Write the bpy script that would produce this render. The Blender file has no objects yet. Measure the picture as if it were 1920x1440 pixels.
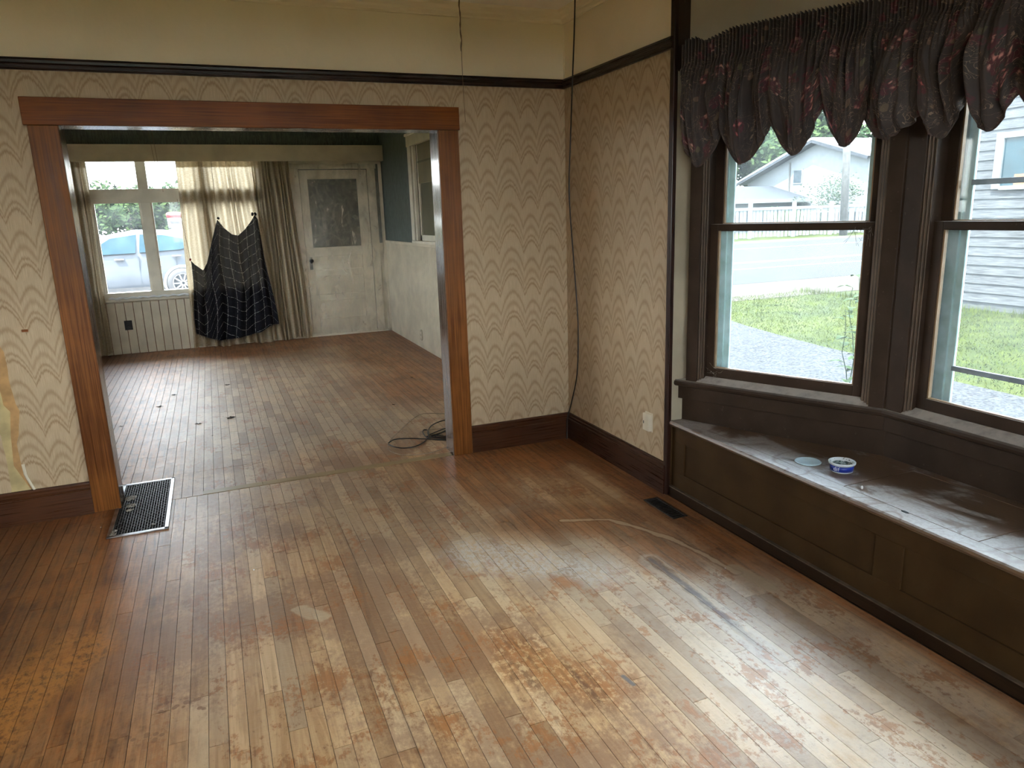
import bpy, bmesh, math, random
from math import sin, cos, pi, radians, sqrt, floor
from mathutils import Vector, Matrix, noise
random.seed(7)
S = bpy.context.scene
COL = S.collection

# ------------------------------------------------------------------ camera
RGT = Vector((0.92418899, -0.38064985, -0.03131133))
UPV = Vector((0.11563550, 0.20073430, 0.97279709))
FWD = Vector((0.36400981, 0.90266906, -0.22953307))
EYE = Vector((-2.26527, -4.53365, 1.6))
FPX = 1357.97
cd = bpy.data.cameras.new('camera'); cam = bpy.data.objects.new('camera', cd); COL.objects.link(cam)
cd.sensor_width = 36.0; cd.lens = FPX / 1920 * 36.0; cd.clip_start = 0.05; cd.clip_end = 500
m = Matrix((RGT, UPV, -FWD)).transposed().to_4x4(); m.translation = EYE; cam.matrix_world = m
S.camera = cam
# ------------------------------------------------------------------ sky, sun, exposure
EXPOSURE = 3.32
S.view_settings.view_transform = 'Standard'; S.view_settings.look = 'None'
S.view_settings.gamma = 1.0; S.view_settings.use_curve_mapping = False
S.view_settings.exposure = EXPOSURE
w = bpy.data.worlds.new('world'); S.world = w; w.use_nodes = True
nt = w.node_tree; nt.nodes.clear()
_o = nt.nodes.new('ShaderNodeOutputWorld'); _b = nt.nodes.new('ShaderNodeBackground')
_t = nt.nodes.new('ShaderNodeTexCoord'); _s = nt.nodes.new('ShaderNodeSeparateXYZ')
_r = nt.nodes.new('ShaderNodeValToRGB'); _n = nt.nodes.new('ShaderNodeTexNoise'); _c = nt.nodes.new('ShaderNodeMix'); _c.data_type = 'RGBA'
_r.color_ramp.elements[0].position = 0.0; _r.color_ramp.elements[0].color = (.93, .97, 1.0, 1)
_r.color_ramp.elements[1].position = .7; _r.color_ramp.elements[1].color = (.62, .78, 1.0, 1)
_n.inputs['Scale'].default_value = 3.2; _n.inputs['Detail'].default_value = 6
_m = nt.nodes.new('ShaderNodeMapRange'); _m.inputs[1].default_value = .42; _m.inputs[2].default_value = .66
L = nt.links.new
L(_t.outputs['Generated'], _s.inputs[0]); L(_s.outputs['Z'], _r.inputs[0]); L(_t.outputs['Generated'], _n.inputs['Vector'])
L(_n.outputs[0], _m.inputs[0]); L(_m.outputs[0], _c.inputs['Factor']); L(_r.outputs[0], _c.inputs['A'])
_c.inputs['B'].default_value = (.98, .99, 1.0, 1); L(_c.outputs['Result'], _b.inputs['Color'])
_b.inputs['Strength'].default_value = 2.2; L(_b.outputs[0], _o.inputs[0])
sd = bpy.data.lights.new('sun', 'SUN'); sd.energy = 3.0; sd.angle = radians(.6); sd.color = (1, .95, .86)
so = bpy.data.objects.new('sun', sd); COL.objects.link(so)
so.rotation_euler = Vector((-.42, -.27, .87)).to_track_quat('Z', 'Y').to_euler(); so.location = (-12, -8, 15)
S.cycles.max_bounces = 10; S.cycles.diffuse_bounces = 6; S.cycles.glossy_bounces = 4
S.cycles.transparent_max_bounces = 16; S.cycles.transmission_bounces = 6
S.cycles.sample_clamp_indirect = 8; S.cycles.caustics_reflective = False; S.cycles.caustics_refractive = False
S.cycles.use_denoising = True
def portal(name, c, n, sx, sy):                       # sky portals in the window openings: they guide sampling, give no light
    d = bpy.data.lights.new(name, 'AREA'); d.shape = 'RECTANGLE'; d.size = sx; d.size_y = sy; d.cycles.is_portal = True
    o = bpy.data.objects.new(name, d); COL.objects.link(o); o.location = c
    o.rotation_euler = (-Vector(n)).to_track_quat('Z', 'Y').to_euler()

# ------------------------------------------------------------------ helpers
def ray(px, py): return RGT * ((px - 960) / FPX) - UPV * ((py - 720) / FPX) + FWD
def on_z(px, py, z): d = ray(px, py); return EYE + d * ((z - EYE.z) / d.z)
def on_x(px, py, x): d = ray(px, py); return EYE + d * ((x - EYE.x) / d.x)
def on_y(px, py, y): d = ray(px, py); return EYE + d * ((y - EYE.y) / d.y)
def lerp(a, b, t): return a + (b - a) * t
def smooth(a, b, x):
    t = max(0, min(1, (x - a) / (b - a))); return t * t * (3 - 2 * t)
def interp(x, pts):
    if x <= pts[0][0]: return pts[0][1]
    for (a, b), (c, d) in zip(pts, pts[1:]):
        if x <= c: return b + (d - b) * (x - a) / (c - a)
    return pts[-1][1]

def wloc(o):
    return o.location.copy() if o.parent is None else wloc(o.parent) + o.matrix_parent_inverse.translation + o.location
class MB:
    def __init__(s): s.v = []; s.f = []; s.uv = None
    def add(s, vs, fs):
        b = len(s.v); s.v += [tuple(v) for v in vs]; s.f += [tuple(b + i for i in f) for f in fs]; return s
    def box(s, x0, x1, y0, y1, z0, z1, M=None):
        vs = [Vector((x, y, z)) for z in (z0, z1) for y in (y0, y1) for x in (x0, x1)]
        if M is not None: vs = [M(v) if callable(M) else M @ v for v in vs]
        fs = [(0, 2, 3, 1), (4, 5, 7, 6), (0, 1, 5, 4), (2, 6, 7, 3), (0, 4, 6, 2), (1, 3, 7, 5)]
        return s.add(vs, fs)
    def prism(s, poly, z0, z1, M=None):               # poly in XY, extruded in Z
        n = len(poly); vs = [Vector((p[0], p[1], z0)) for p in poly] + [Vector((p[0], p[1], z1)) for p in poly]
        if M is not None: vs = [M(v) if callable(M) else M @ v for v in vs]
        fs = [tuple(range(n))[::-1], tuple(range(n, 2 * n))] + [(i, (i + 1) % n, n + (i + 1) % n, n + i) for i in range(n)]
        return s.add(vs, fs)
    def tube(s, pts, r, n=8):
        pts = [Vector(p) for p in pts]; base = len(s.v); prev = None
        for i, p in enumerate(pts):
            t = (pts[min(i + 1, len(pts) - 1)] - pts[max(i - 1, 0)]).normalized()
            if prev is None: a = t.orthogonal().normalized()
            else: a = (prev - t * prev.dot(t)); a = a.normalized() if a.length > 1e-6 else t.orthogonal().normalized()
            prev = a; b = t.cross(a); rr = r(i) if callable(r) else r
            for k in range(n):
                s.v.append(tuple(p + (a * cos(2 * pi * k / n) + b * sin(2 * pi * k / n)) * rr))
        for i in range(len(pts) - 1):
            for k in range(n):
                s.f.append((base + i * n + k, base + i * n + (k + 1) % n, base + (i + 1) * n + (k + 1) % n, base + (i + 1) * n + k))
        s.f.append(tuple(base + k for k in range(n))[::-1]); s.f.append(tuple(base + (len(pts) - 1) * n + k for k in range(n)))
        return s
    def lathe(s, prof, n=32, c=(0, 0, 0), M=None, caps=True):
        base = len(s.v)
        for r, z in prof:
            for k in range(n):
                v = Vector((c[0] + r * cos(2 * pi * k / n), c[1] + r * sin(2 * pi * k / n), c[2] + z))
                if M is not None: v = M @ v
                s.v.append(tuple(v))
        for i in range(len(prof) - 1):
            for k in range(n):
                s.f.append((base + i * n + k, base + i * n + (k + 1) % n, base + (i + 1) * n + (k + 1) % n, base + (i + 1) * n + k))
        if caps: s.f.append(tuple(base + k for k in range(n))[::-1]); s.f.append(tuple(base + (len(prof) - 1) * n + k for k in range(n)))
        return s
    def grid(s, fn, nu, nv, uvf=None):
        base = len(s.v)
        for j in range(nv + 1):
            for i in range(nu + 1): s.v.append(tuple(fn(i / nu, j / nv)))
        for j in range(nv):
            for i in range(nu):
                a = base + j * (nu + 1) + i; s.f.append((a, a + 1, a + nu + 2, a + nu + 1))
        if uvf: s.uv = (nu, nv, uvf)
        return s
    def build(s, name, mat, parent=None, smooth_=False, bevel=0, solid=0, kind=None, label=None, seg=2):
        me = bpy.data.meshes.new(name); me.from_pydata(s.v, [], s.f); me.update()
        bm = bmesh.new(); bm.from_mesh(me)
        if not s.uv: bmesh.ops.recalc_face_normals(bm, faces=bm.faces)
        bm.to_mesh(me); bm.free()
        if s.uv:
            nu, nv, uvf = s.uv; l = me.uv_layers.new(name='UVMap')
            for lp in me.loops:
                vi = lp.vertex_index; l.data[lp.index].uv = uvf((vi % (nu + 1)) / nu, (vi // (nu + 1)) / nv)
        if smooth_: me.polygons.foreach_set('use_smooth', [True] * len(me.polygons))
        me.materials.append(mat)
        o = bpy.data.objects.new(name, me); COL.objects.link(o)
        if parent is not None:
            o.parent = parent; o.matrix_parent_inverse = Matrix.Translation(-wloc(parent))
        if bevel:
            b = o.modifiers.new('bevel', 'BEVEL'); b.width = bevel; b.segments = seg; b.limit_method = 'ANGLE'; b.angle_limit = radians(40)
        if solid:
            b = o.modifiers.new('solid', 'SOLIDIFY'); b.thickness = solid; b.offset = 0
        if kind: o['kind'] = kind
        if label: o['label'] = label
        return o
def tag(o, label=None, cat=None, group=None, kind=None):
    if label: o['label'] = label
    if cat: o['category'] = cat
    if group: o['group'] = group
    if kind: o['kind'] = kind
    return o
def thing(name, label, cat, loc, group=None):
    o = bpy.data.objects.new(name, None); COL.objects.link(o); o.location = loc; o.empty_display_size = .05
    return tag(o, label, cat, group)
def struct(name, loc=(0, 0, 0)):
    o = bpy.data.objects.new(name, None); COL.objects.link(o); o.location = loc; o['kind'] = 'structure'; return o
def copy_tree(o, loc=None, parent=None, label=None):
    c = o.copy(); COL.objects.link(c)
    if parent is not None: c.parent = parent
    if loc is not None: c.location = loc
    if label: c['label'] = label
    for ch in list(o.children): copy_tree(ch, None, c)
    return c

# ------------------------------------------------------------------ materials
class G:
    def __init__(s, name):
        s.m = bpy.data.materials.new(name); s.m.use_nodes = True; s.t = s.m.node_tree; s.N = s.t.nodes; s.N.clear()
        s.out = s.N.new('ShaderNodeOutputMaterial'); s.b = s.N.new('ShaderNodeBsdfPrincipled'); s.t.links.new(s.b.outputs[0], s.out.inputs[0])
        s._p = None
    def put(s, sock, v):
        if isinstance(v, bpy.types.NodeSocket): s.t.links.new(v, sock)
        elif isinstance(v, (tuple, list)): sock.default_value = tuple(v) + ((1,) if len(v) == 3 and len(sock.default_value) == 4 else ())
        else: sock.default_value = v
    def mth(s, op, a, b=None, c=None, clamp=False):
        n = s.N.new('ShaderNodeMath'); n.operation = op; n.use_clamp = clamp
        s.put(n.inputs[0], a)
        if b is not None: s.put(n.inputs[1], b)
        if c is not None: s.put(n.inputs[2], c)
        return n.outputs[0]
    def add(s, a, b): return s.mth('ADD', a, b)
    def sub(s, a, b): return s.mth('SUBTRACT', a, b)
    def mul(s, a, b): return s.mth('MULTIPLY', a, b)
    def mx(s, a, b): return s.mth('MAXIMUM', a, b)
    def mn(s, a, b): return s.mth('MINIMUM', a, b)
    def pos(s):
        if s._p is None:
            g = s.N.new('ShaderNodeNewGeometry'); q = s.N.new('ShaderNodeSeparateXYZ'); s.t.links.new(g.outputs['Position'], q.inputs[0]); s._p = (g.outputs['Position'], q.outputs[0], q.outputs[1], q.outputs[2])
            s._g = g
        return s._p
    def vec(s, x, y, z):
        n = s.N.new('ShaderNodeCombineXYZ'); s.put(n.inputs[0], x); s.put(n.inputs[1], y); s.put(n.inputs[2], z); return n.outputs[0]
    def noise(s, scale, detail=4, v=None, rough=.5, col=False, dist=0):
        n = s.N.new('ShaderNodeTexNoise'); n.inputs['Scale'].default_value = scale; n.inputs['Detail'].default_value = detail; n.inputs['Roughness'].default_value = rough; n.inputs['Distortion'].default_value = dist
        s.put(n.inputs['Vector'], v if v is not None else s.pos()[0]); return n.outputs[1 if col else 0]
    def voro(s, scale, v=None, feature='F1', out='Distance', rnd=1):
        n = s.N.new('ShaderNodeTexVoronoi'); n.feature = feature; n.inputs['Scale'].default_value = scale; n.inputs['Randomness'].default_value = rnd
        s.put(n.inputs['Vector'], v if v is not None else s.pos()[0]); return n.outputs[out]
    def mr(s, x, a, b, c=0, d=1, sm=True):
        n = s.N.new('ShaderNodeMapRange'); n.interpolation_type = 'SMOOTHSTEP' if sm else 'LINEAR'
        s.put(n.inputs[0], x)
        for i, v in enumerate((a, b, c, d)): s.put(n.inputs[i + 1], v)
        return n.outputs[0]
    def mix(s, f, a, b, mode='MIX'):
        n = s.N.new('ShaderNodeMix'); n.data_type = 'RGBA'; n.blend_type = mode
        s.put(n.inputs['Factor'], f); s.put(n.inputs['A'], a); s.put(n.inputs['B'], b); return n.outputs['Result']
    def seg(s, x, y, pts):                               # distance to a polyline in plan
        r = None
        for (ax, ay), (bx, by) in zip(pts, pts[1:]):
            dx, dy = bx - ax, by - ay; l2 = dx * dx + dy * dy
            px_ = s.sub(x, ax); py_ = s.sub(y, ay)
            t = s.mth('DIVIDE', s.add(s.mul(px_, dx), s.mul(py_, dy)), l2, clamp=True)
            ex = s.sub(px_, s.mul(t, dx)); ey = s.sub(py_, s.mul(t, dy))
            d = s.mth('SQRT', s.add(s.mul(ex, ex), s.mul(ey, ey)))
            r = d if r is None else s.mn(r, d)
        return r
    def bump(s, h, strength=.3, dist=.01):
        n = s.N.new('ShaderNodeBump'); n.inputs['Strength'].default_value = strength; n.inputs['Distance'].default_value = dist; s.put(n.inputs['Height'], h); s.t.links.new(n.outputs[0], s.b.inputs['Normal']); return n.outputs[0]
    def set(s, **k):
        for a, v in k.items(): s.put(s.b.inputs[{'col': 'Base Color', 'rough': 'Roughness', 'metal': 'Metallic', 'spec': 'Specular IOR Level', 'coat': 'Coat Weight', 'coatr': 'Coat Roughness', 'trans': 'Transmission Weight', 'sheen': 'Sheen Weight', 'alpha': 'Alpha'}[a]], v)
        return s
def plain(name, col, rough=.6, var=.12, scale=8, metal=0, spec=.5, bump=0, bscale=60, dark=None, coat=0):
    g = G(name); n = g.noise(scale, 5)
    d = dark or tuple(c * (1 - 2.2 * var) for c in col); l = tuple(min(1, c * (1 + var)) for c in col)
    g.set(col=g.mix(g.mr(n, .3, .7), d, l), rough=rough, metal=metal, spec=spec)
    if coat: g.set(coat=coat, coatr=.15)
    if bump: g.bump(g.noise(bscale, 4), bump, .005)
    return g.m
def wood_dark(name, a, b, axis='z', rough=.3, scuff=(.3, .16, .08), coat=.05, scf=.6, bmp=.12, spec=.3):
    g = G(name); P, x, y, z = g.pos()
    k = {'x': (3, 150, 150), 'y': (150, 3, 150), 'z': (150, 150, 3)}[axis]
    v = g.vec(g.mul(x, k[0]), g.mul(y, k[1]), g.mul(z, k[2])); n = g.noise(1, 5, v); big = g.noise(2.2, 4)
    c = g.mix(g.mr(g.add(g.mul(n, .55), g.mul(big, .5)), .35, .68), a, b)
    sc = g.mr(g.noise(1, 6, g.vec(g.mul(x, k[0] * 1.5), g.mul(y, k[1] * 1.5), g.mul(z, k[2] * 2.5)), .7), .66, .76)
    sc = g.mul(sc, g.mr(g.noise(5, 3), .45, .65))
    c = g.mix(g.mul(sc, scf), c, scuff)
    g.set(col=c, rough=g.mr(n, .2, .8, rough - .06, rough + .14), coat=coat, coatr=.12, spec=spec); g.bump(n, bmp, .003); return g.m

M = {}
M['cream'] = (lambda g: (g.set(col=g.mix(g.mr(g.noise(1.4, 5), .3, .7), (.76, .66, .47), (.86, .76, .56)), rough=.62), g.bump(g.add(g.noise(30, 5), g.mul(g.noise(4, 4), 1.5)), .25, .006), g.m)[-1])(G('cream_paint'))
M['ceil'] = plain('ceiling_paint', (.90, .85, .76), .7, .06, 2, bump=.15)
M['beige'] = plain('beige_paint', (.42, .36, .26), .6, .08, 3, bump=.1)
def wallpaper():
    g = G('wallpaper_flame_stripe'); P, x, y, z = g.pos()
    u = g.add(g.add(x, y), 10.07); Pd = .29
    wob = g.mul(g.sub(g.noise(2.0, 2, g.vec(0, 0, z)), .5), .012)
    f = g.mth('FRACT', g.mth('DIVIDE', g.add(u, wob), Pd))
    big = g.mul(g.mth('POWER', g.mth('SINE', g.mul(g.mth('DIVIDE', f, .60, clamp=True), pi)), .75), .150)
    f2 = g.mth('DIVIDE', g.sub(f, .60), .40, clamp=True)
    sml = g.mul(g.mth('POWER', g.mth('SINE', g.mul(f2, pi)), 1.0), .078)
    arch = g.mx(big, sml)
    streak = g.mul(g.sub(g.noise(1, 3, g.vec(g.mul(u, 210), g.mul(z, 7), 0), .7), .5), .052)
    h = g.mth('FRACT', g.mth('DIVIDE', g.add(g.sub(g.sub(z, arch), streak), 5), .285))
    def line(c, wd): return g.mr(g.mth('ABSOLUTE', g.sub(h, c)), 0, wd, 1, 0)
    ln = g.mx(g.mx(line(.24, .055), g.mul(line(.36, .050), .85)), g.mx(g.mul(line(.56, .10), .60), g.mul(line(.82, .085), .75)))
    fine = g.mr(g.noise(1, 4, g.vec(g.mul(u, 420), g.mul(z, 12), 0)), .3, .7)
    base = g.mix(fine, (.405, .305, .19), (.515, .395, .26))
    base = g.mix(g.mul(g.mr(h, .5, 1.0), .25), base, (.43, .33, .21))
    c = g.mix(g.mul(ln, .74), base, (.255, .160, .078))
    c = g.mix(g.mul(g.mr(g.noise(1.3, 4), .5, .75), .25), c, (.36, .26, .15))
    g.set(col=c, rough=.55, spec=.35); g.bump(fine, .12, .002); return g.m
M['paper'] = wallpaper()
M['tan'] = plain('exposed_tan_backing', (.46, .27, .11), .8, .12, 14)
M['yell'] = plain('exposed_yellow_paper', (.50, .40, .20), .8, .12, 9)
M['trimx'] = wood_dark('stained_trim_x', (.085, .022, .004), (.230, .070, .012), 'x', .32, (.36, .20, .10), 0, spec=.15)
M['trimz'] = wood_dark('stained_trim_z', (.085, .026, .006), (.235, .085, .019), 'z', .32, (.40, .24, .10), 0, spec=.15)
M['jamb'] = wood_dark('alligatored_jamb', (.045, .022, .014), (.085, .045, .028), 'z', .2, (.25, .16, .1), .6, bmp=.5, spec=.6)
M['rail'] = wood_dark('dark_rail_x', (.010, .005, .004), (.030, .013, .008), 'x', .25, (.1, .06, .04), .05)
M['raily'] = wood_dark('dark_rail_y', (.010, .005, .004), (.030, .013, .008), 'y', .25, (.1, .06, .04), .05)
M['base'] = wood_dark('dark_base_x', (.030, .009, .004), (.085, .030, .011), 'x', .28, (.14, .09, .06), .05)
M['basez'] = wood_dark('dark_base_z', (.014, .005, .004), (.036, .013, .007), 'z', .3, (.14, .09, .06), .05)
M['basey'] = wood_dark('dark_base_y', (.018, .006, .004), (.050, .018, .008), 'y', .28, (.14, .09, .06), .05)
def bay_paint(name, dust):
    g = G(name); P, x, y, z = g.pos(); gn = g.N.new('ShaderNodeSeparateXYZ'); g.t.links.new(g._g.outputs['Normal'], gn.inputs[0])
    n = g.noise(7, 5); c = g.mix(g.mr(n, .3, .7), (.030, .018, .012), (.046, .028, .019))
    ndl = g.mr(g.noise(55, 2), .70, .74); c = g.mix(g.mul(ndl, .35), c, (.12, .08, .06))
    up = g.mr(gn.outputs[2], .7, .95)
    d = g.mul(up, g.mr(g.noise(14, 6, None, .65), .25, .60, .6, 1))
    c = g.mix(g.mul(d, .85), c, (.60, .55, .50)); g.set(col=c, rough=g.mr(d, 0, 1, .5, .8), spec=.2); g.bump(g.noise(40, 3), .08, .003); return g.m
M['bay'] = bay_paint('brown_window_paint', False)
def bench_top():
    g = G('dusty_bench_paint'); P, x, y, z = g.pos()
    w1_ = g.noise(3.0, 6, g.vec(g.mul(x, 1.6), g.mul(y, .9), 3), .62, dist=.6)
    frontness = g.mr(x, .02, .34, .17, -.11, sm=False)
    d = g.mr(g.add(w1_, frontness), .47, .55)
    sw = g.mth('ABSOLUTE', g.sub(g.noise(2.6, 2, g.vec(g.add(x, g.mul(y, .6)), g.mul(y, 1.2), 0), .3, dist=1.5), .5))
    d = g.mul(d, g.mr(sw, .0, .035, .35, 1)); fine = g.noise(70, 5, None, .7); d = g.mul(d, g.mr(fine, .25, .6, .55, 1))
    gr = g.noise(1, 4, g.vec(g.mul(x, 90), g.mul(y, 6), 0)); gn = g.N.new('ShaderNodeSeparateXYZ'); g.t.links.new(g._g.outputs['Normal'], gn.inputs[0]); d = g.mul(d, g.mr(gn.outputs[2], .5, .95))
    c = g.mix(gr, (.115, .068, .040), (.175, .108, .066)); c = g.mix(g.mul(d, .85), c, (.46, .43, .41))
    g.set(col=c, rough=g.mr(d, 0, 1, .32, .55), spec=.6); g.bump(g.add(g.mul(d, .6), gr), .25, .003); return g.m
M['bench'] = bench_top(); M['bead'] = plain('bead_daylit_brown', (.105, .070, .048), .45, .12, 9); M['putty'] = plain('tan_glazing_bead', (.30, .20, .115), .5, .12, 9)  # stop bead brown is lightened to paint in the daylight they catch
M['benchf'] = (lambda g: (g.set(col=g.mix(g.mr(g.noise(6, 5), .3, .7), (.040, .020, .007), (.057, .030, .011)), rough=.6, spec=.15), g.bump(g.noise(30, 4), .1, .003), g.m)[-1])(G('bench_front_paint'))
M['skirt'] = wood_dark('bench_skirting', (.018, .009, .005), (.034, .018, .009), 'y', .6, (.1, .08, .06), 0, spec=.1)
M['lit_dust'] = plain('dusty_lit_ledge', (.10, .07, .045), .8, .2, 20)  # pale strip paints the lit top edge of the skirting, dust included

def floor_mat(name, island):
    g = G(name); P, x, y, z = g.pos()
    if island: rnd = g._g.outputs['Random Per Island']
    else: rnd = g.N.new('ShaderNodeObjectInfo').outputs['Random']
    r2 = g.mth('FRACT', g.mul(rnd, 37.7)); r3 = g.mth('FRACT', g.mul(rnd, 91.3))
    gv = g.vec(g.add(g.mul(x, 34), g.mul(r2, 40)), g.add(g.mul(y, 2.2), g.mul(r3, 20)), 0)
    grain = g.noise(1, 6, gv, .6, dist=1.2); fine = g.noise(1, 4, g.vec(g.mul(x, 260), g.mul(y, 14), 0), .6)
    ripple = g.noise(1, 5, g.vec(g.mul(x, 26), g.mul(y, 60), 0), .55, dist=.8)
    blot = g.noise(1.5, 6, None, .62); blot2 = g.noise(5.5, 6, g.vec(x, g.mul(y, .7), 4), .68); speck = g.noise(42, 5, g.vec(x, g.mul(y, .7), 1), .75)
    # bare worn maple
    c = g.mix(g.mr(grain, .30, .72), (.46, .255, .110), (.72, .465, .245))
    c = g.mix(g.mul(g.mr(rnd, 0, 1, sm=False), .36), c, (.33, .185, .085))
    c = g.mix(g.mul(g.mr(r3, .72, .95), .5), c, (.68, .50, .31))
    c = g.mix(g.mul(g.mr(g.add(blot, g.mul(g.sub(speck, .5), .4)), .44, .58), .70), c, (.24, .11, .055))
    c = g.mix(g.mul(g.mr(g.add(blot2, g.mul(g.sub(fine, .5), .3)), .53, .66), .55), c, (.20, .120, .075))
    # paler zone by the bay, grey zone in the far room and walkway
    bl = g.mul(g.mr(g.seg(x, y, [(-.55, -2.0), (-.45, -3.1), (-.5, -3.6)]), .15, .75, 1, 0), g.mr(g.add(blot2, .1), .35, .6))
    c = g.mix(g.mul(bl, .60), c, (.70, .60, .48))
    gy = g.mx(g.mul(g.mr(y, .0, .9), g.mr(x, -1.2, -.2, 1, .15)), g.mul(g.mr(g.seg(x, y, [(-2.2, .1), (-1.7, -.5), (-1.0, -1.5)]), .1, .8, 1, 0), .65))
    c = g.mix(g.mul(gy, g.mr(g.add(blot2, g.mul(speck, .4)), .45, .9, .3, .75)), c, (.42, .365, .28))
    bv = g.mr(r2, 0, 1, .74, 1.16, sm=False); c = g.mix(g.mr(bv, 1.0, 1.16, 0, .22), c, (.75, .56, .36)); c = g.mix(g.mr(bv, .74, 1.0, .42, 0), c, (.20, .115, .065))
    # surviving orange varnish
    ny = g.mul(g.sub(blot, .5), .9); ny2 = g.mul(g.sub(blot2, .5), .5); edge = g.add(ny, ny2)
    left = g.mr(g.add(x, g.mul(edge, 1.1)), -2.90, -2.45, 1, 0)
    corner = g.mul(g.mr(g.add(g.sub(y, g.mul(x, -.0)), g.mul(edge, .9)), -.80, -.40), g.mul(g.mr(x, -1.35, -1.0), g.mr(y, -.02, .02, 1, 0)))
    rwall = g.mul(g.mr(g.add(x, g.mul(edge, .55)), -.36, -.20), g.mr(g.add(y, g.mul(edge, .4)), -2.35, -1.95))
    rwall2 = g.mr(g.add(x, g.mul(edge, .12)), -.10, -.02)
    rmid = g.mul(g.mr(g.add(g.seg(x, y, [(-.85, -1.25), (-.45, -1.45), (-.42, -1.85)]), g.mul(edge, .6)), .10, .30, 1, 0), .8)
    rtop = g.mul(g.mr(g.add(g.seg(x, y, [(-.95, -.45), (-.9, -.9)]), g.mul(edge, .5)), .04, .18, 1, 0), .75)
    farw = g.mul(g.mr(g.add(y, g.mul(edge, 1.1)), 4.2, 5.0), g.mr(y, 5.75, 5.8, 1, .9))
    farr = g.mul(g.mul(g.mr(g.add(x, g.mul(edge, .9)), -1.5, -.6), g.mr(y, .9, 1.9)), .9)
    op = g.mul(g.mr(g.add(g.seg(x, y, [(-1.42, -2.2), (-1.33, -2.45), (-1.18, -2.62)]), g.mul(edge, .5)), .03, .16, 1, 0), g.mr(speck, .40, .52))
    bits = g.mul(g.mr(g.add(blot2, g.mul(g.sub(speck, .5), .7)), .535, .62), .80)
    v = g.mx(g.mx(g.mx(left, corner), g.mx(g.mx(rwall, rwall2), g.mx(rmid, rtop))), g.mx(g.mx(farw, farr), g.mx(op, bits)))
    worn = g.mr(g.add(speck, g.mul(fine, .3)), .45, .70, 1, .72); v = g.mul(v, worn)
    vc = g.mix(g.mr(g.add(g.mul(grain, .6), g.mul(blot2, .5)), .38, .68), (.075, .018, .005), (.42, .145, .028))
    c = g.mix(v, c, vc)
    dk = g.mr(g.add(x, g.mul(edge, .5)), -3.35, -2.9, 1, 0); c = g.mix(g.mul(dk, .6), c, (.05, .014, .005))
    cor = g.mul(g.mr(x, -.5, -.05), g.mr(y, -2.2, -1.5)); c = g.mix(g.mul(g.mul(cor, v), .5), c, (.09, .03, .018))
    wp_ = g.mul(g.mr(g.add(g.seg(x, y, [(-1.25, -1.45), (-.80, -1.90)]), g.mul(edge, .5)), .05, .22, 1, 0), g.mr(g.add(speck, g.mul(g.sub(fine, .5), .4)), .42, .58)); c = g.mix(g.mul(wp_, .6), c, (.66, .62, .58))
    lo = g.mul(g.mul(g.mr(g.add(g.seg(x, y, [(-3.15, -1.95), (-2.86, -1.55)]), g.mul(edge, .6)), .05, .20, 1, 0), g.mr(speck, .40, .54)), .75); c = g.mix(lo, c, (.56, .235, .055))
    # dried water line, blue black streak, paw marks, light puddles
    wl = g.add(g.seg(x, y, [(-.70, -1.30), (-.58, -1.353), (-.47, -1.40), (-.382, -1.563), (-.308, -1.74), (-.272, -1.949), (-.25, -2.15)]), g.mul(g.sub(g.noise(9, 3), .5), .05))
    c = g.mix(g.mul(g.mr(wl, .012, .019, 1, 0), .9), c, (.60, .46, .32)); c = g.mix(g.mul(g.mul(g.mr(wl, .016, .020), g.mr(wl, .024, .030, 1, 0)), .5), c, (.16, .07, .03))
    pd = g.mr(g.add(g.seg(x, y, [(-.235, -2.12), (-.20, -2.32)]), g.mul(g.sub(g.noise(8, 3), .5), .12)), .025, .045, 1, 0); c = g.mix(g.mul(pd, .6), c, (.52, .42, .30))
    bs = g.add(g.seg(x, y, [(-.520, -1.88), (-.525, -2.2), (-.545, -2.75)]), g.mul(g.sub(g.noise(1, 4, g.vec(g.mul(x, 40), g.mul(y, 9), 0), .6), .5), .075))
    c = g.mix(g.mul(g.mul(g.mr(bs, .002, .028, 1, 0), .72), g.mr(y, -2.85, -2.3)), c, (.115, .115, .135)); c = g.mix(g.mul(g.mul(g.mr(bs, .024, .03), g.mr(bs, .04, .07, 1, 0)), .4), c, (.62, .55, .48))
    b2 = g.mr(g.seg(x, y, [(-1.093, -2.585), (-1.085, -2.64)]), .004, .012, 1, 0); c = g.mix(g.mul(b2, .8), c, (.10, .11, .13))
    pw = g.mul(g.mr(g.add(g.seg(x, y, [(-2.58, -2.08), (-2.46, -2.12)]), 0), .03, .06, 1, 0), g.mr(g.voro(38, g.vec(x, y, 0)), .30, .42, 1, 0)); c = g.mix(g.mul(pw, .75), c, (.20, .085, .035))
    pw2 = g.mul(g.mr(g.seg(x, y, [(-2.72, -2.19), (-2.60, -2.23)]), .02, .05, 1, 0), g.mr(g.voro(38, g.vec(x, y, 0)), .30, .42, 1, 0)); c = g.mix(g.mul(pw2, .65), c, (.20, .085, .035))
    lp = g.mr(g.add(g.seg(x, y, [(-2.08, -1.62), (-2.02, -1.72)]), g.mul(g.sub(g.noise(10, 3), .5), .1)), .03, .045, 1, 0); c = g.mix(g.mul(lp, .5), c, (.60, .48, .32))
    # long curved dark drag line
    cv = g.add(g.seg(x, y, [(-1.86, -.35), (-1.80, -.75), (-1.79, -1.2), (-1.84, -1.9), (-1.86, -2.9)]), g.mul(g.sub(grain, .5), .02))
    c = g.mix(g.mul(g.mr(cv, .003, .012, 1, 0), .38), c, (.16, .085, .05))
    dots = g.mr(g.voro(13, g.vec(x, y, 0)), .018, .035, 1, 0); c = g.mix(g.mul(dots, .5), c, (.09, .05, .04))
    c = g.mix(g.mul(g.mr(grain, .60, .72), .25), c, (.27, .15, .075))
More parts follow.
